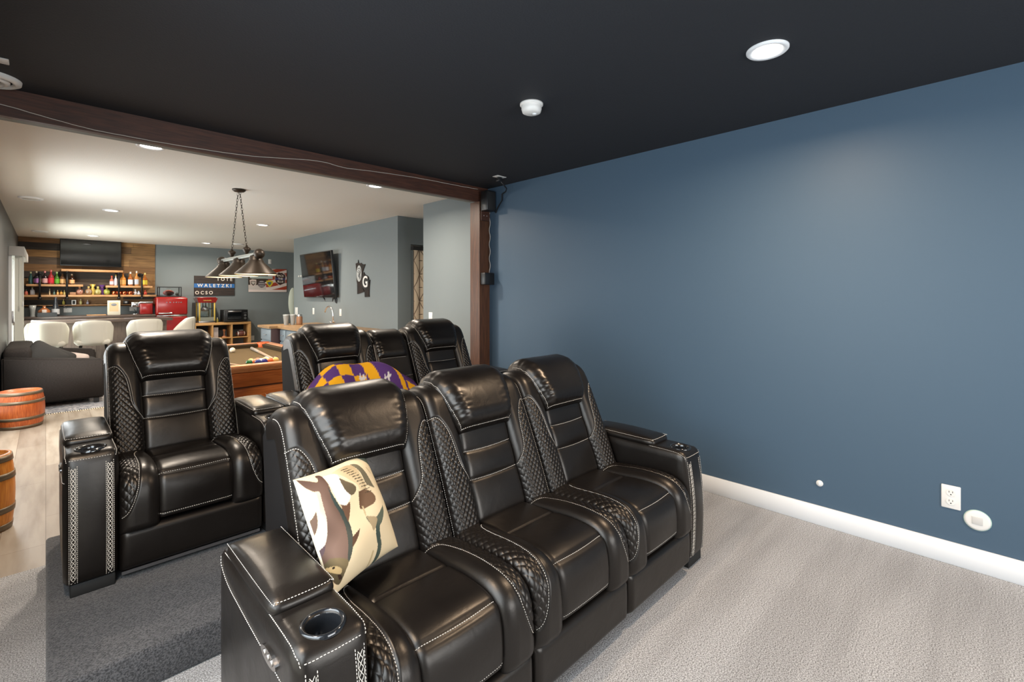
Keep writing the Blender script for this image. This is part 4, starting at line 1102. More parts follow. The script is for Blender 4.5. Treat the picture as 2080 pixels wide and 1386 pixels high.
cabinet('narrow blue grey cabinet beside the dark end panel', 2.64, 3.44, 7.66, 7.91, [(7.66, 7.91)])
cabinet('blue grey drawer cabinet in the middle of the wet bar', 2.64, 3.44, 7.12, 7.645, [(7.12, 7.645)])
cabinet('blue grey cabinet under the bar faucet', 2.64, 3.44, 6.1, 7.105, [(6.61, 7.105), (6.1, 6.60)])
tag(MB().box(2.51, 2.66, 7.912, 7.928, 0, .815, .002).build('end_panel', mat('plum_brown', lin(66, 46, 48), .5)), 'dark plum end panel between the wet bar cabinets', 'panel')
m = MB(); m.prism([(2.48, 7.90), (2.60, 7.90), (2.60, 6.06), (3.449, 6.06), (3.449, 8.47), (2.48, 8.47)], 'Z', .816, .852)
tag(m.build('countertop', M['butcher']), 'butcher block countertop along the grey side wall', 'countertop')
t = thing('faucet', 'chrome gooseneck faucet on the wet bar counter', 'faucet', (3.2, 7.22, .852))
MB().lathe([(.028, 0), (.026, .012), (.014, .02), (.013, .05)], n=20).build('base', M['chrome'], t)
m = MB(); m.tube([(0, 0, .03), (0, 0, .20), (0, .02, .255), (0, .08, .30), (0, .16, .315), (0, .24, .29), (0, .29, .24), (0, .30, .215)], .011, 10); m.build('spout', M['chrome'], t)
m = MB(); m.tube([(0, -.05, 0), (0, -.05, .07), (-.02, -.06, .09)], .009, 8); m.tube([(0, .06, 0), (0, .06, .06), (-.02, .07, .08)], .009, 8); m.build('handle', M['chrome'], t)
gx = [(2.80, 8.10), (2.84, 8.20), (2.90, 8.08), (2.93, 8.18)]
gl = ['clear plastic tumbler leftmost in the wet bar glass cluster', 'clear plastic tumbler at the back of the wet bar cluster', 'clear tumbler in the middle of the wet bar cluster', 'clear tumbler at the right of the wet bar cluster']
for (x, y), lb in zip(gx, gl):
    m = MB(); m.lathe([(.030, .0), (.044, .15), (.048, .168), (.044, .166), (.040, .15), (.027, .006), (0, .006)], x, y, .853, 18, cap=False)
    tag(m.build('tumbler', M['frost']), lb, 'glass', 'glasses on the wet bar counter')
t = thing('glass_jar', 'glass jar of brown nuts with a lid on the wet bar counter', 'jar', (2.985, 8.02, .853))
MB().lathe([(.045, 0), (.048, .02), (.048, .12), (.04, .14)], n=20).build('body', mat('nutty', lin(150, 110, 80), .4), t)
MB().lathe([(.043, .14), (.043, .165), (0, .168)], n=20, cap=False).build('lid', M['steel'], t)
# curtain in the hall doorway
def curtain():
    t = thing('curtain', 'cream curtain with brown line print in the hall doorway', 'curtain', (0, 0, 0))
    n = 60; V = []; F = []; x = np.linspace(3.66, 4.48, n); y = 5.66+.012*np.sin(x*42)
    for dy in (0, .004):
        for z in (.05, 2.0):
            V += [(a, b+dy, z) for a, b in zip(x, y)]
    for k in range(n-1):
        F += [(k, k+1, n+k+1, n+k), (2*n+k+1, 2*n+k, 3*n+k, 3*n+k+1)]
    p = link('cloth', pymesh('cloth', V, F), M['curtain'], t)
    m = MB(); rng = random.Random(3)
    yy = lambda a: 5.656+.012*math.sin(a*42)
    def ln(a, b):
        m.tube([(a[0]+(b[0]-a[0])*f, yy(a[0]+(b[0]-a[0])*f), a[1]+(b[1]-a[1])*f) for f in np.linspace(0, 1, 8)], .0045, 4)
    for i in range(9):
        x0 = 3.66+i*.10
        ln((x0, .1), (x0, 1.97))
    for j in range(10):
        z0 = .12+j*.19
        ln((3.66, z0), (4.47, z0+.02))
        for i in range(8): 
            x0 = 3.66+i*.10
            if (i+j) % 2: ln((x0, z0), (x0+.10, z0+.19))
            else: ln((x0+.10, z0), (x0, z0+.19))
    m.build('printed_lines', M['curtain_line'], p)
    MB().box(3.64, 4.50, 5.64, 5.70, 1.975, 2.03).build('curtain_rail', M['matte_black'], t)
curtain()

# ------------------------------------------------------------------ sliding door with vertical blinds (left wall)
d = struct(bpy.data.objects.new('door_1', None)); C.objects.link(d); d.location = (-.37, 9.62, 0)
m = MB(); m.box(-.10, .03, 0, .06, 0, 2.0); m.box(-.10, .02, 1.87, 1.93, 0, 2.0); m.box(-.10, .02, .06, 1.87, 1.94, 2.0); m.box(-.10, .02, .06, 1.87, 0, .06); m.box(-.06, .01, .93, 1.0, .06, 1.94); m.build('door_frame', M['trim_white'], d)
m = MB(); m.box(-.055, -.045, .06, 1.87, .06, 1.94); m.build('pane', M['pane'], d)
m = MB(); m.box(.03, .05, .02, .05, .95, 1.12, .004); m.build('door_handle', M['steel'], d)
t = thing('vertical_blinds', 'white vertical blinds drawn open at the sliding door', 'blinds', (-.37, 9.66, 0))
m = MB(); m.box(.0, .155, -.08, 1.95, 1.90, 2.03, .004); m.build('valance', mat('valance_grey', lin(196, 194, 190), .5), t)
for k in range(9):
    m = MB(); m.box(-.044, .044, -.0015, .0015, .05, 1.90); o = m.build('slat', M['blind'], t, (.10, .04+.022*k, 0)); o.rotation_euler = (0, 0, R(12))
m = MB(); m.tube([(.14, -.05, 1.9), (.14, -.05, 1.25)], .003, 6); m.lathe([(.008, 1.18), (.010, 1.2), (.004, 1.26)], .14, -.05, 0, 10); m.build('wand', M['trim_white'], t)

# ------------------------------------------------------------------ bar, stools
t = thing('bar_counter', 'long taupe bar with dark brown top in front of the bottle shelves', 'bar', (0, 0, 0))
MB().box(-.36, 1.64, 10.42, 11.05, .885, .93, .006).build('bar_top', M['counter_brown'], t)
m = MB()
for k in range(10): m.box(-.35+k*.193, -.35+k*.193+.190, 10.60, 10.64, 0, .885)
m.box(-.35, 1.58, 10.64, 10.95, 0, .885); m.build('bar_front', M['bar_face'], t)
m = MB(); m.tube([(-.30, 10.52, .18), (1.55, 10.52, .18)], .02, 8); m.build('foot_rail', M['steel'], t)
for k, x in enumerate((-.1, .55, 1.2)):
    m = MB(); m.box(x-.012, x+.012, 10.45, 10.60, .76, .88); m.build('bracket', M['black_metal'], t)
for k, (x, lb) in enumerate(((.36, 'left'), (.98, 'right'))):
    o = MB().box(x, x+.12, 10.60, 10.72, .9305, .9345).build('bar_coaster', mat('grey_coaster', lin(120, 116, 124), .6)); tag(o, f'flat grey coaster on the {lb} part of the bar top', 'coaster', 'coasters on the bar top')
def stool_proto():
    t = thing('bar_stool', 'white padded bar stool, leftmost of the row at the bar', 'bar stool', (0, 0, 0), 0, 'white bar stools at the bar')
    n = 60; nz = 12; V = []; F = []
    th = np.linspace(R(-115), R(115), n)
    def top(a):
        a = abs(a); return .945-.025*(a/R(60))**2 if a < R(60) else .92-.20*((a-R(60))/R(55))**1.2
    def rad(a, z, off):
        f = (z-.56)/.4; rx = .232+.026*f+off; ry = .215+.02*f+off; return rx*math.sin(a), -ry*math.cos(a)
    for layer, off in ((0, 0.), (1, -.045)):
        for i in range(n):
            zt = top(th[i])
            for j in range(nz):
                f = j/(nz-1); z = .565+(zt-.565)*f
                e = min(1, min(f, 1-f)/.12); g = -.018*(1-e)**2*(1 if layer == 0 else -1)
                sm = -.010*sum(math.exp(-((th[i]-q)/.03)**2) for q in (R(-38), R(38))) if layer == 0 else 0
                x, y = rad(th[i], z, off+g+sm); V.append((x, y, z))
    N = n*nz
    for i in range(n-1):
        for j in range(nz-1):
            a = i*nz+j; F.append((a, a+nz, a+nz+1, a+1)); F.append((N+a+1, N+a+nz+1, N+a+nz, N+a))
        a = i*nz; F.append((a+nz, a, N+a, N+a+nz)); a += nz-1; F.append((a, a+nz, N+a+nz, N+a))
    for i in (0, n-1):
        for j in range(nz-1):
            a = i*nz+j; q = (a, a+1, N+a+1, N+a); F.append(q if i == 0 else q[::-1])
    link('back_shell', pymesh('back_shell', V, F), M['white_vinyl'], t)
    puffobj('seat', M['white_vinyl'], t, -.21, .21, -.18, .24, .55, .64, .045, n=8, bulge=(0, 0, .015))
    for sx in (-1, 1):
        for sy in (-1, 1):
            MB().tube([(sx*.15, sy*.14, .555), (sx*.21, sy*.20, 0)], [.016, .011], 8).build('leg', M['black_metal'], t)
    m = MB(); m.tube([(.19*math.cos(a)*1.0, .18*math.sin(a), .22) for a in np.linspace(0, 2*PI, 29)], .008, 6); m.build('foot_ring', M['black_metal'], t)
    return t
st = stool_proto(); st.location = (.015, 10.10, 0); st.rotation_euler = (0, 0, R(-4))
for x, y, rz, lb in ((.545, 10.10, -5, 'white padded bar stool, second from the left at the bar'), (1.20, 10.12, 4, 'white padded bar stool right behind the recliner headrest'), (1.715, 10.2, 84, 'white bar stool turned sideways in front of the red fridge')):
    c = copy_tree(st); c.location = (x, y, 0); c.rotation_euler = (0, 0, R(rz)); c['label'] = lb

# ------------------------------------------------------------------ back wall: counter, shelves, television
t = thing('back_counter', 'dark counter with cabinets along the bar back wall', 'counter', (0, 0, 0))
MB().box(-.365, 1.62, 12.12, YB-.003, .90, .94, .004).build('worktop', M['counter_brown'], t)
MB().box(-.365, 1.60, 12.18, YB-.003, 0, .90).build('cabinet_base', mat('dark_base', lin(58, 52, 50), .5), t)
t = thing('television', 'black wall television over the bar shelves', 'television', (.655, 12.655, 2.175))
m = MB(); m.box(-.46, .46, -.02, .03, -.262, .262, .006); m.build('bezel', M['black'], t)
m = MB(); m.box(-.45, .45, -.0235, -.019, -.245, .254); m.build('screen', M['screen'], t)
m = MB(); m.box(-.25, .25, .02, .08, -.15, .15); m.build('mount', M['black_metal'], t)
def shelf(label, x0, x1, z0, z1, y0=12.47):
    t = MB().box(x0, x1, y0, YB-.02, z0, z1, .002).build('wall_shelf', M['shelf_wood']); return tag(t, label, 'shelf', 'wooden bar shelves')
shelf('short wooden shelf right under the bar television', .21, 1.125, 1.800, 1.842)
shelf('wooden middle shelf holding the tall bottles on its left', -.26, .52, 1.505, 1.545)
shelf('wooden middle shelf holding the tall bottles on its right', .86, 1.61, 1.492, 1.532)
shelf('long lower wooden bar shelf with copper mugs and small bottles', -.32, 1.675, 1.305, 1.345)
shelf('thin dark ledge at the bottom of the board cladding', -.32, 1.65, 1.135, 1.150, 12.60)
for k, (x, z1, lb) in enumerate(((-.08, 1.76, 'black pipe support at the left of the bar shelves'), (.29, 1.80, 'black pipe support under the left end of the top shelf'), (1.06, 1.80, 'black pipe support under the right end of the top shelf'), (1.43, 1.78, 'black pipe support at the right of the bar shelves'))):
    t = thing('shelf_pipe', lb, 'pipe', (x, 12.455, 0), 0, 'black iron pipe shelf supports')
    MB().lathe([(.016, 1.27), (.016, z1)], n=14).build('pipe', M['black_metal'], t)
    m = MB(); m.lathe([(.024, z1-.03), (.024, z1)], n=14); m.build('elbow', M['black_metal'], t)
    m = MB(); m.lathe([(.014, .0), (.014, .29)], 0, 0, z1-.015, 12, 'Y'); m.lathe([(.04, .27), (.04, .285)], 0, 0, z1-.015, 16, 'Y'); m.build('wall_flange', M['black_metal'], t)
    m = MB(); m.lathe([(.026, 1.26), (.026, 1.30)], n=14); m.build('end_cap', M['black_metal'], t)
def bottle(x, z, h, r, glass, lab, label, cap=(30, 26, 24), y=12.57, style='std', grp='bottles on the middle bar shelf'):
    t = thing('liquor_bottle', label, 'bottle', (x, y, z), 0, grp)
    if style == 'round':
        pr = [(r*.5, 0), (r*.8, h*.08), (r, h*.34), (r*.85, h*.58), (r*.3, h*.70), (r*.26, h*.86)]
    elif style == 'flask':
        pr = [(r*.9, 0), (r, h*.05), (r*1.02, h*.40), (r*.7, h*.58), (r*.32, h*.66), (r*.28, h*.88)]
    else:
        pr = [(r*.95, 0), (r, h*.03), (r, h*.52), (r*.85, h*.60), (r*.38, h*.70), (r*.33, h*.90)]
    gm = mat('bottle_glass', lin(*glass), .12, coat=.4)
    MB().lathe(pr, n=18).build('body', gm, t)
    m = MB(); m.lathe([(pr[-1][0]*1.15, h*.86), (pr[-1][0]*1.15, h), (0, h)], n=14, cap=False); m.build('cap', mat('bottle_cap', lin(*cap), .4), t)
    if lab:
        k = 1.03
        if style == 'round': m = MB(); m.lathe([(0, -r*.93), (r*.62, -r*.80)], 0, 0, h*.36, 18, 'Y', cap=False); m.build('label', mat('bottle_label', lin(*lab), .6), t)
        else: m = MB(); m.lathe([(r*k, h*.10), (r*k, h*.44)], n=18, cap=False); m.build('label', mat('bottle_label', lin(*lab), .6), t)
    return t
zs = 1.546
for a in ((-.200, zs, .23, .033, (30, 66, 64), None, 'dark teal bottle leftmost on the middle bar shelf', (150, 150, 110)),
          (-.125, zs, .245, .038, (22, 18, 30), (150, 100, 160), 'dark bottle with purple label beside the left pipe', (150, 140, 120)),
          (-.012, zs, .25, .038, (34, 20, 24), (196, 150, 150), 'dark bottle with pink cap right of the left pipe', (190, 120, 120)),
          (.070, zs, .275, .042, (140, 40, 44), (190, 30, 48), 'large red and white bottle on the middle bar shelf', (170, 90, 90)),
          (.151, zs, .24, .036, (50, 90, 24), (86, 150, 40), 'green bottle on the middle bar shelf', (150, 170, 120)),
          (.230, zs, .235, .040, (90, 60, 40), (206, 160, 104), 'bottle with tan label just left of the second pipe', (60, 46, 40)),
          (.362, zs, .21, .040, (44, 22, 12), (216, 160, 110), 'squat brown bottle right of the second pipe', (170, 150, 130))): bottle(*a)
zs = 1.533
for a in ((.957, zs, .20, .034, (170, 100, 80), (200, 190, 200), 'small bottle with red cap on the right middle shelf', (206, 60, 30)),
          (1.02, zs, .225, .026, (196, 190, 190), (190, 186, 200), 'slim white bottle just left of the third pipe', (190, 170, 80)),
          (1.136, zs, .27, .046, (206, 130, 50), (216, 160, 90), 'amber bottle with tan label right of the third pipe', (150, 90, 40)),
          (1.255, zs, .29, .042, (150, 84, 36), (214, 214, 220), 'amber bottle with round white label on the right middle shelf', (206, 196, 190)),
          (1.355, zs, .31, .036, (190, 130, 70), (180, 186, 200), 'tall slim pale bottle on the right middle shelf', (206, 200, 190)),
          (1.495, zs, .275, .042, (170, 96, 30), (214, 190, 60), 'amber bottle with yellow label at the right shelf end', (206, 190, 120))): bottle(*a)
zs = 1.346; g3 = 'small bottles and figures on the lower bar shelf'
for a in ((-.26, .10, .024, (180, 90, 70), None, 'tiny red bottle at the left end of the lower bar shelf', (60, 110, 90), 'std'),
          (-.179, .15, .032, (178, 182, 190), None, 'small grey white bottle on the left of the lower bar shelf', (150, 150, 90), 'std'),
          (.053, .115, .010, (220, 196, 160), None, 'thin pale vial on the lower bar shelf', (226, 214, 190), 'std'),
          (.114, .09, .016, (80, 110, 104), None, 'small grey green vial on the lower bar shelf', (70, 140, 130), 'std'),
          (.163, .09, .016, (222, 170, 100), None, 'small gold vial on the lower bar shelf', (230, 200, 140), 'std'),
          (.213, .085, .026, (190, 140, 60), None, 'small round amber bottle on the lower bar shelf', (150, 130, 80), 'round'),
          (.255, .09, .014, (220, 200, 120), None, 'slim yellow vial just left of the second pipe', (230, 214, 150), 'std'),
          (.475, .165, .056, (150, 104, 86), (206, 160, 150), 'round pink bottle on the lower bar shelf', (190, 150, 110), 'round'),
          (.605, .165, .058, (140, 110, 80), (150, 156, 170), 'round grey labelled bottle on the lower bar shelf', (196, 170, 100), 'round'),
          (.745, .165, .056, (150, 140, 80), (230, 226, 190), 'round bottle with cream and green label on the lower shelf', (196, 180, 110), 'round'),
          (.883, .165, .056, (150, 150, 70), (160, 190, 80), 'round bottle with green label beside the purple bag', (196, 186, 110), 'round')):
    bottle(a[0], zs, a[1], a[2], a[3], a[4], a[5], a[6], 12.58, a[7], g3)
t = thing('gold_bag', 'gold cloth bottle bag behind the round bottles', 'bag', (.67, 12.66, zs))
MB().lathe([(.045, 0), (.05, .08), (.022, .15), (.05, .21), (.02, .205)], n=16, cap=False).build('cloth', M['gold'], t)
t = thing('purple_bag', 'purple cloth bottle bag between the round bottles', 'bag', (.815, 12.69, zs))
MB().lathe([(.04, 0), (.044, .08), (.024, .15), (.05, .20), (.02, .19)], n=16, cap=False).build('cloth', mat('purple_cloth', lin(84, 44, 110), .8), t)
MB().tube([(.02*math.cos(a), .02*math.sin(a)-.003, .15) for a in np.linspace(0, 2*PI, 15)], .004, 5).build('drawstring', M['gold'], t)
tag(MB().box(.33, .42, 12.55, 12.62, zs, zs+.05, .003).build('small_box', mat('tan_box', lin(150, 110, 80), .6)), 'small tan box on the lower bar shelf', 'box')
for x, lb in ((.988, 'copper mug leftmost beside the round bottles'), (1.040, 'copper mug just left of the third pipe'), (1.10, 'small copper mug just right of the third pipe'), (1.150, 'copper mug in the middle right of the lower shelf'), (1.245, 'copper mug rightmost of the five mugs')):
    t = thing('copper_mug', lb, 'mug', (x, 12.52+(.09 if x in (1.04, 1.10) else 0), zs), 0, 'copper mugs on the lower bar shelf')
    MB().lathe([(.024, 0), (.036, .02), (.038, .05), (.033, .078), (.031, .076), (.034, .05), (0, .01)], n=18, cap=False).build('cup', M['copper'], t)
    MB().tube([(.034, 0, .065), (.058, 0, .055), (.058, 0, .03), (.036, 0, .02)], .004, 6).build('handle', M['copper'], t)
for x, h, c, lb in ((1.335, .12, (206, 204, 210), 'small white figurine at the right of the lower bar shelf'), (1.39, .08, (176, 180, 190), 'small grey figurine left of the right pipe'), (1.50, .10, (196, 70, 50), 'small red figurine at the right end of the lower shelf')):
    t = thing('figurine', lb, 'figurine', (x, 12.56, zs), 0, 'little figurines on the lower bar shelf')
    MB().lathe([(.024, 0), (.028, h*.35), (.016, h*.62), (.012, h*.66)], n=14).build('body', mat('figure', lin(*c), .5), t)
    MB().sphere(.017, 0, 0, h*.82, 12).build('head', mat('figure_head', lin(*[min(255, q+20) for q in c]), .5), t)
zs = 1.151
for x, h, r, c, lb in ((.246, .11, .022, (190, 180, 90), 'small yellow bottle on the dark ledge'), (.494, .11, .024, (180, 170, 110), 'small olive bottle on the dark ledge'), (.595, .09, .022, (150, 146, 160), 'small grey bottle on the dark ledge')):
    bottle(x, zs, h, r, c, None, lb, (200, 196, 180), 12.67, 'round', 'miniatures on the dark ledge')
t = thing('picture_frame', 'small white frame on the dark ledge', 'frame', (.393, 12.67, zs))
m = MB(); m.box(-.032, .032, -.008, .008, 0, .012); m.box(-.032, .032, -.008, .008, .078, .09); m.box(-.032, -.020, -.008, .008, .012, .078); m.box(.020, .032, -.008, .008, .012, .078); m.build('border', M['white'], t)
MB().box(-.02, .02, 0, .006, .012, .078).build('picture', M['matte_black'], t)
t = thing('desk_clock', 'small black box with a white dial on the dark ledge', 'clock', (1.19, 12.66, zs))
MB().box(-.045, .045, -.02, .02, 0, .075, .003).build('case', M['black'], t); MB().lathe([(.02, -.022), (.02, -.019)], 0, 0, .04, 16, 'Y').build('dial', M['white'], t)
t = thing('serving_tray', 'thin silver tray lying on the dark ledge at the left', 'tray', (-.14, 12.66, zs)); MB().lathe([(.0, .0), (.09, .002), (.11, .012)], n=24, cap=False).build('dish', M['steel'], t)
t = thing('silver_dish', 'flat silver dish on the dark ledge near the paper sign', 'dish', (.80, 12.67, zs)); MB().lathe([(.0, .0), (.07, .002), (.085, .018)], n=24, cap=False).build('dish', M['steel'], t)
zc = .941
t = thing('glass_vase', 'tall clear glass vase at the left end of the back counter', 'vase', (-.174, 12.4, zc))
MB().lathe([(.035, 0), (.03, .03), (.036, .12), (.052, .21), (.048, .21), (.03, .12), (.024, .03), (0, .02)], n=22, cap=False).build('vessel', M['frost'], t)
t = thing('brown_jug', 'round brown jug with pale label on the back counter', 'jug', (-.02, 12.4, zc))
MB().lathe([(.07, 0), (.092, .04), (.085, .11), (.04, .15), (.022, .165), (.022, .20)], n=24).build('body', mat('brown_glaze', lin(150, 88, 48), .3, coat=.4), t)
MB().box(-.03, .03, -.096, -.088, .03, .13, .002).build('label', mat('jug_label', lin(206, 190, 180), .6), t)
t = thing('tall_bottle', 'tall dark bottle with silver top on the back counter', 'bottle', (.132, 12.35, zc))
MB().lathe([(.052, 0), (.054, .15), (.028, .24), (.022, .34), (.024, .36), (0, .36)], n=22, cap=False).build('body', mat('dark_bottle', lin(40, 42, 48), .15, coat=.5), t)
MB().lathe([(.055, .04), (.055, .14)], n=22, cap=False).build('label', mat('grey_label', lin(176, 176, 178), .6), t)
t = thing('bar_caddy', 'low black caddy on the back counter in front of the jug', 'caddy', (.02, 12.22, zc))
m = MB(); m.box(-.13, .13, -.05, .05, 0, .008); m.box(-.13, .13, -.05, -.044, .008, .075); m.box(-.13, .13, .044, .05, .008, .075); m.box(-.13, -.124, -.044, .044, .008, .075); m.box(.124, .13, -.044, .044, .008, .075); m.box(-.003, .003, -.044, .044, .008, .07); m.build('tray', M['black'], t)
t = thing('paper_sign', 'cream paper card with an oval mark on the back counter', 'sign', (.975, 12.38, zc))
MB().box(-.10, .10, -.006, .006, 0, .29, .001).build('card', mat('card', lin(204, 196, 178), .7), t)
MB().box(-.07, .07, -.0075, -.0055, .07, .25).build('tan_panel', mat('card_tan', lin(206, 170, 134), .7), t)
m = MB(); m.lathe([(.0, -.0095), (.038, -.0095), (.045, -.0075)], 0, 0, .205, 24, 'Y', cap=False); o = m.build('oval_mark', mat('card_grey', lin(120, 124, 128), .7), t); o.scale = (1, 1, .62); o.location = (0, 0, .078)
t = thing('cutting_board', 'thin wooden board lying on the back counter', 'board', (.72, 12.30, zc)); MB().box(-.16, .13, -.09, .09, 0, .016, .004).build('board', M['shelf_wood'], t)
t = thing('red_machine', 'glossy red countertop machine with chrome top beside the fridge', 'appliance', (1.49, 12.42, zc))
MB().box(-.105, .105, -.12, .12, 0, .225, .015, 3).build('body', M['red'], t)
MB().box(-.115, .11, -.125, .125, .226, .265, .008).build('chrome_lid', M['chrome'], t)
MB().box(-.24, -.11, -.06, .06, .15, .255, .01).build('chrome_spout', M['chrome'], t)
MB().lathe([(.06, .0), (.06, .012)], -.18, -.03, 0, 20).build('drip_plate', M['steel'], t)
wallplate('wall_outlet', 'white double outlet above the left of the back counter', 'outlet', .309, YB, 1.04, 'outlet', '-Y', 'outlets over the back counter').scale = (1.7, 1, .75)
wallplate('wall_outlet', 'white double outlet above the back counter beside the red machine', 'outlet', 1.317, YB, 1.045, 'outlet', '-Y', 'outlets over the back counter').scale = (1.7, 1, .75)
t = thing('appliance_cord', 'thin black cord from the outlet to the red machine', 'cord', (0, 0, 0)); MB().tube([(1.33, YB-.02, 1.04), (1.36, 12.66, .97), (1.30, 12.6, .955), (1.28, 12.55, .948), (1.36, 12.52, .948), (1.372, 12.5, .975)], .005, 6).build('cord', M['black'], t)
t = thing('cable', 'pale cord looping from the left outlet over the back counter', 'cord', (0, 0, 0)); MB().tube([(.29, YB-.02, 1.07), (.25, 12.68, 1.12), (.32, 12.67, 1.148), (.36, 12.66, 1.146)], .004, 6).build('cord', M['white'], t)

# ------------------------------------------------------------------ red fridge and the display case on it
t = thing('retro_fridge', 'red retro fridge with chrome handles at the end of the bar', 'fridge', (1.91, 12.22, 0))
MB().box(-.27, .28, .04, .52, .03, 1.30, .045, 4).build('body', M['red'], t)
MB().box(-.268, .278, -.01, .045, .915, 1.285, .03, 4).build('freezer_door', M['red'], t)
d = MB().box(-.268, .278, -.01, .045, .06, .888, .03, 4).build('fridge_door', M['red'], t)
MB().box(-.266, .276, -.012, .03, .892, .911, .004).build('chrome_band', M['chrome'], t)
for zz in (.955, .825):
    m = MB(); m.box(-.235, .0, -.045, -.025, zz-.014, zz+.014, .009, 3); m.box(-.22, -.19, -.03, -.008, zz-.01, zz+.01); m.box(-.04, -.02, -.03, -.008, zz-.01, zz+.01); m.build('handle', M['chrome'], t)
m = MB()
for k, x in enumerate((-.10, -.045, .02, .06, .11, .145)): m.box(x, x+.016+.01*(k % 2), -.013, -.0095, 1.175, 1.192)
m.build('badge', M['chrome'], t)
for sx in (-.22, .23): MB().lathe([(.02, 0), (.02, .04)], sx, .1, 0, 12).build('foot', M['black'], t)
t = thing('display_case', 'black framed glass display case on the red fridge', 'display case', (1.90, 12.45, 1.301))
m = MB(); w, dd, hh, b = .19, .12, .215, .008
for sx in (-1, 1):
    for sy in (-1, 1): m.box(sx*w-b, sx*w+b, sy*dd-b, sy*dd+b, 0, hh)
for z in (b, hh-b):
    for sy in (-1, 1): m.box(-w, w, sy*dd-b, sy*dd+b, z-b, z+b)
    for sx in (-1, 1): m.box(sx*w-b, sx*w+b, -dd, dd, z-b, z+b)
m.build('frame', M['black'], t)
MB().box(-w+.008, w-.008, -dd+.008, dd-.008, .004, .02).build('base', M['black'], t)
MB().box(-w+.009, w-.009, -dd-.002, -dd+.002, .017, hh-.017).build('front_pane', M['glass'], t)
def football(name, label, cat, loc, r, c, stripes, rz=0, z=0):
    t = thing(name, label, cat, loc, rz)
    pr = [(r*math.cos(a)**1.15 if abs(a) < PI/2-.01 else 0.0, 1.62*r*math.sin(a)) for a in np.linspace(-PI/2, PI/2, 25)]
    MB().lathe(pr, 0, 0, 0, 24, 'X', cap=False).build('skin', mat('ball_leather', lin(*c), .5, bump=(300, .3, .001)), t)
    m = MB()
    if stripes:
        for s in (-1, 1):
            q = [(r*math.cos(a)**1.15*1.012, 1.62*r*math.sin(a)) for a in np.linspace(s*.55, s*.75, 6)]; m.lathe(sorted(q, key=lambda e: e[1]), 0, 0, 0, 24, 'X', cap=False)
        m.build('stripe', M['white'], t); m = MB()
    m.box(-r*.55, r*.55, -.006, .006, r-.002, r+.003)
    for k in range(5): m.box(-r*.5+k*r*.25-.004, -r*.5+k*r*.25+.004, -.02, .02, r, r+.005)
    m.build('laces', M['white'], t)
    return t
football('football', 'brown football inside the glass display case', 'football', (1.885, 12.45, 1.385), .062, (150, 60, 44), False)
t = thing('white_ball', 'white ball beside the football in the display case', 'ball', (2.035, 12.42, 1.36)); MB().sphere(.037, 0, 0, 0, 16).build('skin', M['white'], t)

# ------------------------------------------------------------------ wall signs
t = thing('name_sign', 'dark plank sign with a blue band and white letters', 'sign', (2.813, YB, 1.553))
w, h = .409, .228
m = MB()
for k in range(5): m.box(-w, w, -.022, -.001, -h+k*2*h/5+.001, -h+(k+1)*2*h/5-.001)
m.build('planks', mat('sign_wood', lin(58, 48, 44), .65, var=(4, lin(40, 33, 30), (2, 1, 14))), t)
m = MB(); m.box(-w, w, -.025, -.020, -.045, .050); o = m.build('blue_band', mat('band_blue', lin(46, 104, 168), .6), t)
lt = mat('cream_letters', lin(232, 224, 212), .5)
text('lettering', 'W A L E T Z K I', .105, (0.0, -.027, .002), (R(90), 0, 0), lt, o, .003, xs=.97)
text('lettering', 'O C S O', .105, (-.215, -.026, -.165), (R(90), 0, 0), lt, t, .003, xs=.92)
text('lettering', 'T O T E', .105, (.20, -.026, .155), (R(90), 0, 0), lt, t, .003, xs=.92)
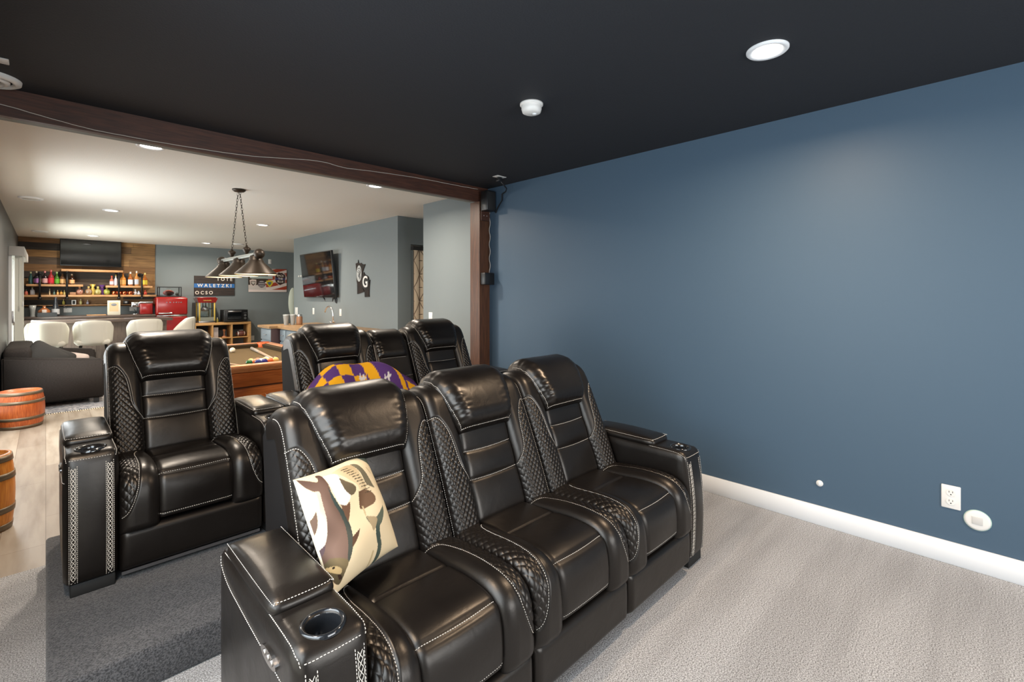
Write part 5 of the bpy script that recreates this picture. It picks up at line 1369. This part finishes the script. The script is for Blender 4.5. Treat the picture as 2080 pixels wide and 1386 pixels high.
def poster():
    t = thing('wall_poster', 'colourful metal poster with striped flag and badges', 'poster', (3.972, YB, 1.705))
    w, h = .447, .292; nu, nv = 200, 130
    U, V = np.meshgrid(np.linspace(0, 1, nu), np.linspace(0, 1, nv), indexing='ij'); D = 1-V
    col = np.zeros(U.shape+(4,)); col[:] = lin(64, 54, 46)
    s = D-.18*np.sin(U*3.2+.4)-.10*U
    red, wht = np.array(lin(164, 66, 44)), np.array(lin(222, 208, 202))
    wav = np.sin(s*22)
    fl = (U > .50) | (D > .55+.4*(.5-U))
    col[fl & (wav > .15)] = wht; col[fl & (wav <= .15) & (U > .35)] = red
    col[(D > .90)] = wht; col[(U < .45) & (D > .70) & (D < .9)] = lin(196, 188, 182)
    mk = (np.abs(D-.37-.02*U) < .055) & (U < .62) & (U > .04); col[mk] = lin(176, 190, 186)
    def poly(p, c): col[inpoly(p, U, D)] = lin(*c)
    poly([(.03, .50), (.10, .46), (.20, .48), (.20, .66), (.12, .78), (.05, .70)], (206, 190, 180)); poly([(.06, .55), (.18, .55), (.17, .66), (.12, .74), (.07, .66)], (70, 58, 52)); poly([(.075, .57), (.165, .57), (.16, .63), (.12, .69), (.085, .63)], (190, 184, 174))
    el = lambda cx, cy, rx, ry: ((U-cx)/rx)**2+((D-cy)/ry)**2 < 1
    col[el(.335, .66, .095, .155)] = lin(84, 74, 80); col[el(.335, .66, .08, .13) & (np.sin(D*70) > .2)] = lin(176, 174, 170)
    poly([(.45, .52), (.54, .49), (.64, .53), (.62, .66), (.55, .80), (.54, .80), (.47, .66)], (208, 186, 60)); poly([(.48, .57), (.60, .57), (.58, .66), (.545, .73), (.50, .66)], (96, 128, 60)); col[el(.54, .62, .03, .05)] = lin(70, 96, 150)
    shield = [(.68, .30), (.73, .20), (.78, .12), (.83, .15), (.88, .14), (.92, .19), (.97, .24), (.98, .36), (.96, .52), (.96, .62), (.90, .66), (.82, .72), (.76, .66), (.70, .58), (.68, .48)]
    poly(shield, (214, 196, 190)); c0 = np.array([.83, .42]); poly([tuple(c0+(np.array(p)-c0)*.93) for p in shield], (62, 42, 38))
    bl = inpoly([tuple(c0+(np.array(p)-c0)*.86) for p in shield], U, D) & (D > .38) & (D < .47); col[bl] = lin(70, 70, 116)
    P = np.stack([(U-.5)*2*w, -.020+0*U, (V-.5)*2*h], -1).reshape(-1, 3)
    I = np.arange(nu*nv).reshape(nu, nv); A = np.stack([I[:-1, :-1], I[1:, :-1], I[1:, 1:], I[:-1, 1:]], -1).reshape(-1, 4)
    me = pymesh('print', P, A.tolist(), False); setcol(me, col.reshape(-1, 4)); link('print', me, M['gloss_print'], t)
    MB().box(-w, w, -.0195, -.001, -h, h).build('panel', M['matte_black'], t)
    for s_, z in (('BACK', .075), ('THE', .0), ('BLUE', -.075)):
        text('lettering', s_, .068, ((.83-.5)*2*w, -.0215, (.5-.42)*2*h+z), (R(90), R(4), 0), lt, t, .001, xs=.95)
poster()
wallplate('light_switch', 'white switch plate high on the back wall above the poster', 'switch', 4.02, YB, 2.18, 'switch', '-Y')
wallplate('wall_outlet', 'white outlet on the back wall beside the cube shelf', 'outlet', 3.625, YB, .278, 'outlet', '-Y')

# ------------------------------------------------------------------ cube shelf with popcorn machine and toaster oven
t = thing('cube_shelf', 'open pine cube shelf carrying the popcorn machine and toaster oven', 'shelf unit', (2.88, 12.5, 0))
m = MB(); x0, x1, y0, y1 = -.575, .58, -.2, .2
m.box(x0, x1, y0, y1, .655, .71, .003); m.box(x0, x1, y0, y1, .02, .06, .003); m.box(x0, x0+.055, y0, y1, .06, .655); m.box(x1-.055, x1, y0, y1, .06, .655); m.build('frame', M['pine'], t)
for xa in (-.215, .17): MB().box(xa, xa+.025, y0+.004, y1, .06, .655).build('upright', M['pine'], t)
m = MB(); m.box(x0+.055, -.215, y0+.006, y1, .345, .365); m.box(-.19, .17, y0+.006, y1, .345, .365); m.box(.195, x1-.055, y0+.006, y1, .345, .365); m.build('middle_shelf', M['pine'], t)
MB().box(x0+.02, x1-.02, y1-.004, y1+.003, .52, .66).build('dark_backing', M['matte_black'], t)
football('football', 'brown and white football on the right of the cube shelf', 'football', (3.275, 12.42, .435), .068, (110, 66, 60), True)
tag(MB().box(2.70, 2.80, 12.36, 12.44, .366, .60, .004).build('book', mat('paper_white', lin(206, 198, 198), .6)), 'upright white book in the middle of the cube shelf', 'book')
t = thing('wood_trophy', 'small turned wooden trophy in the middle of the cube shelf', 'trophy', (2.93, 12.42, .366))
MB().lathe([(.05, 0), (.05, .02), (.018, .035), (.015, .13), (.03, .15), (.028, .18), (0, .185)], n=16, cap=False).build('column', mat('trophy_wood', lin(170, 110, 74), .4), t)
t = thing('bowl', 'small white bowl in the left cube of the shelf', 'bowl', (2.58, 12.42, .366)); MB().lathe([(.03, 0), (.055, .05), (.06, .075), (.05, .07), (0, .02)], n=18, cap=False).build('bowl', M['white'], t)
t = thing('popcorn_machine', 'red and gold popcorn machine on the cube shelf', 'popcorn machine', (2.575, 12.48, .711))
MB().box(-.155, .155, -.15, .15, 0, .045, .004).build('base', M['steel'], t)
MB().box(-.14, .14, -.152, -.148, .045, .13).build('lower_panel', mat('silver_panel', lin(150, 152, 140), .35, metal=.5), t)
for sx in (-1, 1):
    for sy in (-1, 1): MB().box(sx*.145-.014, sx*.145+.014, sy*.14-.014, sy*.14+.014, .045, .46, .003).build('post', M['gold'], t)
m = MB(); b = m.b
lo = [(-.165, -.16, .455), (.165, -.16, .455), (.165, .16, .455), (-.165, .16, .455)]; hi = [(-.20, -.19, .555), (.20, -.19, .555), (.20, .19, .555), (-.20, .19, .555)]
A = [b.verts.new(p) for p in lo]; B = [b.verts.new(p) for p in hi]; b.faces.new(A[::-1]); b.faces.new(B)
for i in range(4): b.faces.new((A[i], A[(i+1) % 4], B[(i+1) % 4], B[i]))
can = m.build('canopy', M['red'], t)
MB().box(-.175, .175, -.165, .165, .556, .575, .006).build('cap', M['red'], t)
m = MB(); q = [(-.08+.01*k, -.178-.002*(k % 2), .505+.012*math.sin(k*1.9)) for k in range(17)]; m.tube(q, .004, 5); m.build('gold_script', M['gold'], can)
MB().box(-.132, .132, -.146, -.142, .13, .455).build('glass_front', M['glass'], t)
k = MB().lathe([(.05, .26), (.058, .30), (.058, .345), (.02, .36), (.012, .455)], n=20).build('kettle', M['steel'], t)
MB().tube([(.05, 0, .32), (.11, 0, .31), (.13, 0, .33)], .008, 6).build('kettle_handle', M['black'], k)
MB().box(-.132, .132, .13, .136, .045, .455).build('rear_wall', mat('mirror_steel', (.6, .62, .6, 1), .15, metal=1), t)
bottle(2.80, .711, .11, .024, (150, 140, 70), None, 'small oil bottle between the popcorn machine and toaster oven', (206, 200, 180), 12.45, 'std', None)
t = thing('toaster_oven', 'black toaster oven on the right of the cube shelf', 'toaster oven', (3.14, 12.46, .711))
MB().box(-.245, .25, -.17, .17, .012, .285, .008).build('body', M['black'], t)
d = MB().box(-.20, .135, -.182, -.17, .03, .27, .004).build('door', M['black'], t)
MB().box(-.175, .11, -.185, -.181, .065, .215).build('window', M['screen'], d)
m = MB(); m.tube([(-.16, -.182, .25), (-.16, -.205, .25), (.10, -.205, .25), (.10, -.182, .25)], .012, 8); m.build('handle', M['steel'], d)
m = MB(); m.box(-.17, .105, -.1875, -.184, .085, .093); m.box(-.17, .105, -.1875, -.184, .115, .120); m.build('rack', M['steel'], d)
for zz in (.155, .085): MB().lathe([(.026, -.19), (.024, -.17)], .19, 0, zz, 18, 'Y').build('dial', M['steel'], t)
MB().box(.16, .225, -.174, -.168, .20, .215).build('display', M['steel'], t)
for sx in (-.2, .2): MB().box(sx-.02, sx+.02, -.14, .14, 0, .013).build('foot', M['black'], t)

# ------------------------------------------------------------------ in-ceiling speakers of the pool room
for x, y, lb in ((-.118, 7.567, 'round white ceiling speaker near the left wall above the couch'), (-.072, 11.45, 'round white ceiling speaker near the bar boards'), (2.96, 11.39, 'round white ceiling speaker behind the pool lamp chains')):
    t = thing('ceiling_speaker', lb, 'ceiling speaker', (x, y, 2.44), 0, 'round in-ceiling speakers')
    MB().lathe([(.105, 0), (.104, -.012), (.085, -.018), (.080, -.012)], n=36, cap=False).build('outer_ring', M['trim_white'], t)
    MB().lathe([(.074, -.004), (.070, -.014), (0, -.018)], n=32, cap=False).build('grille', mat('grille_grey', lin(196, 198, 194), .6), t)
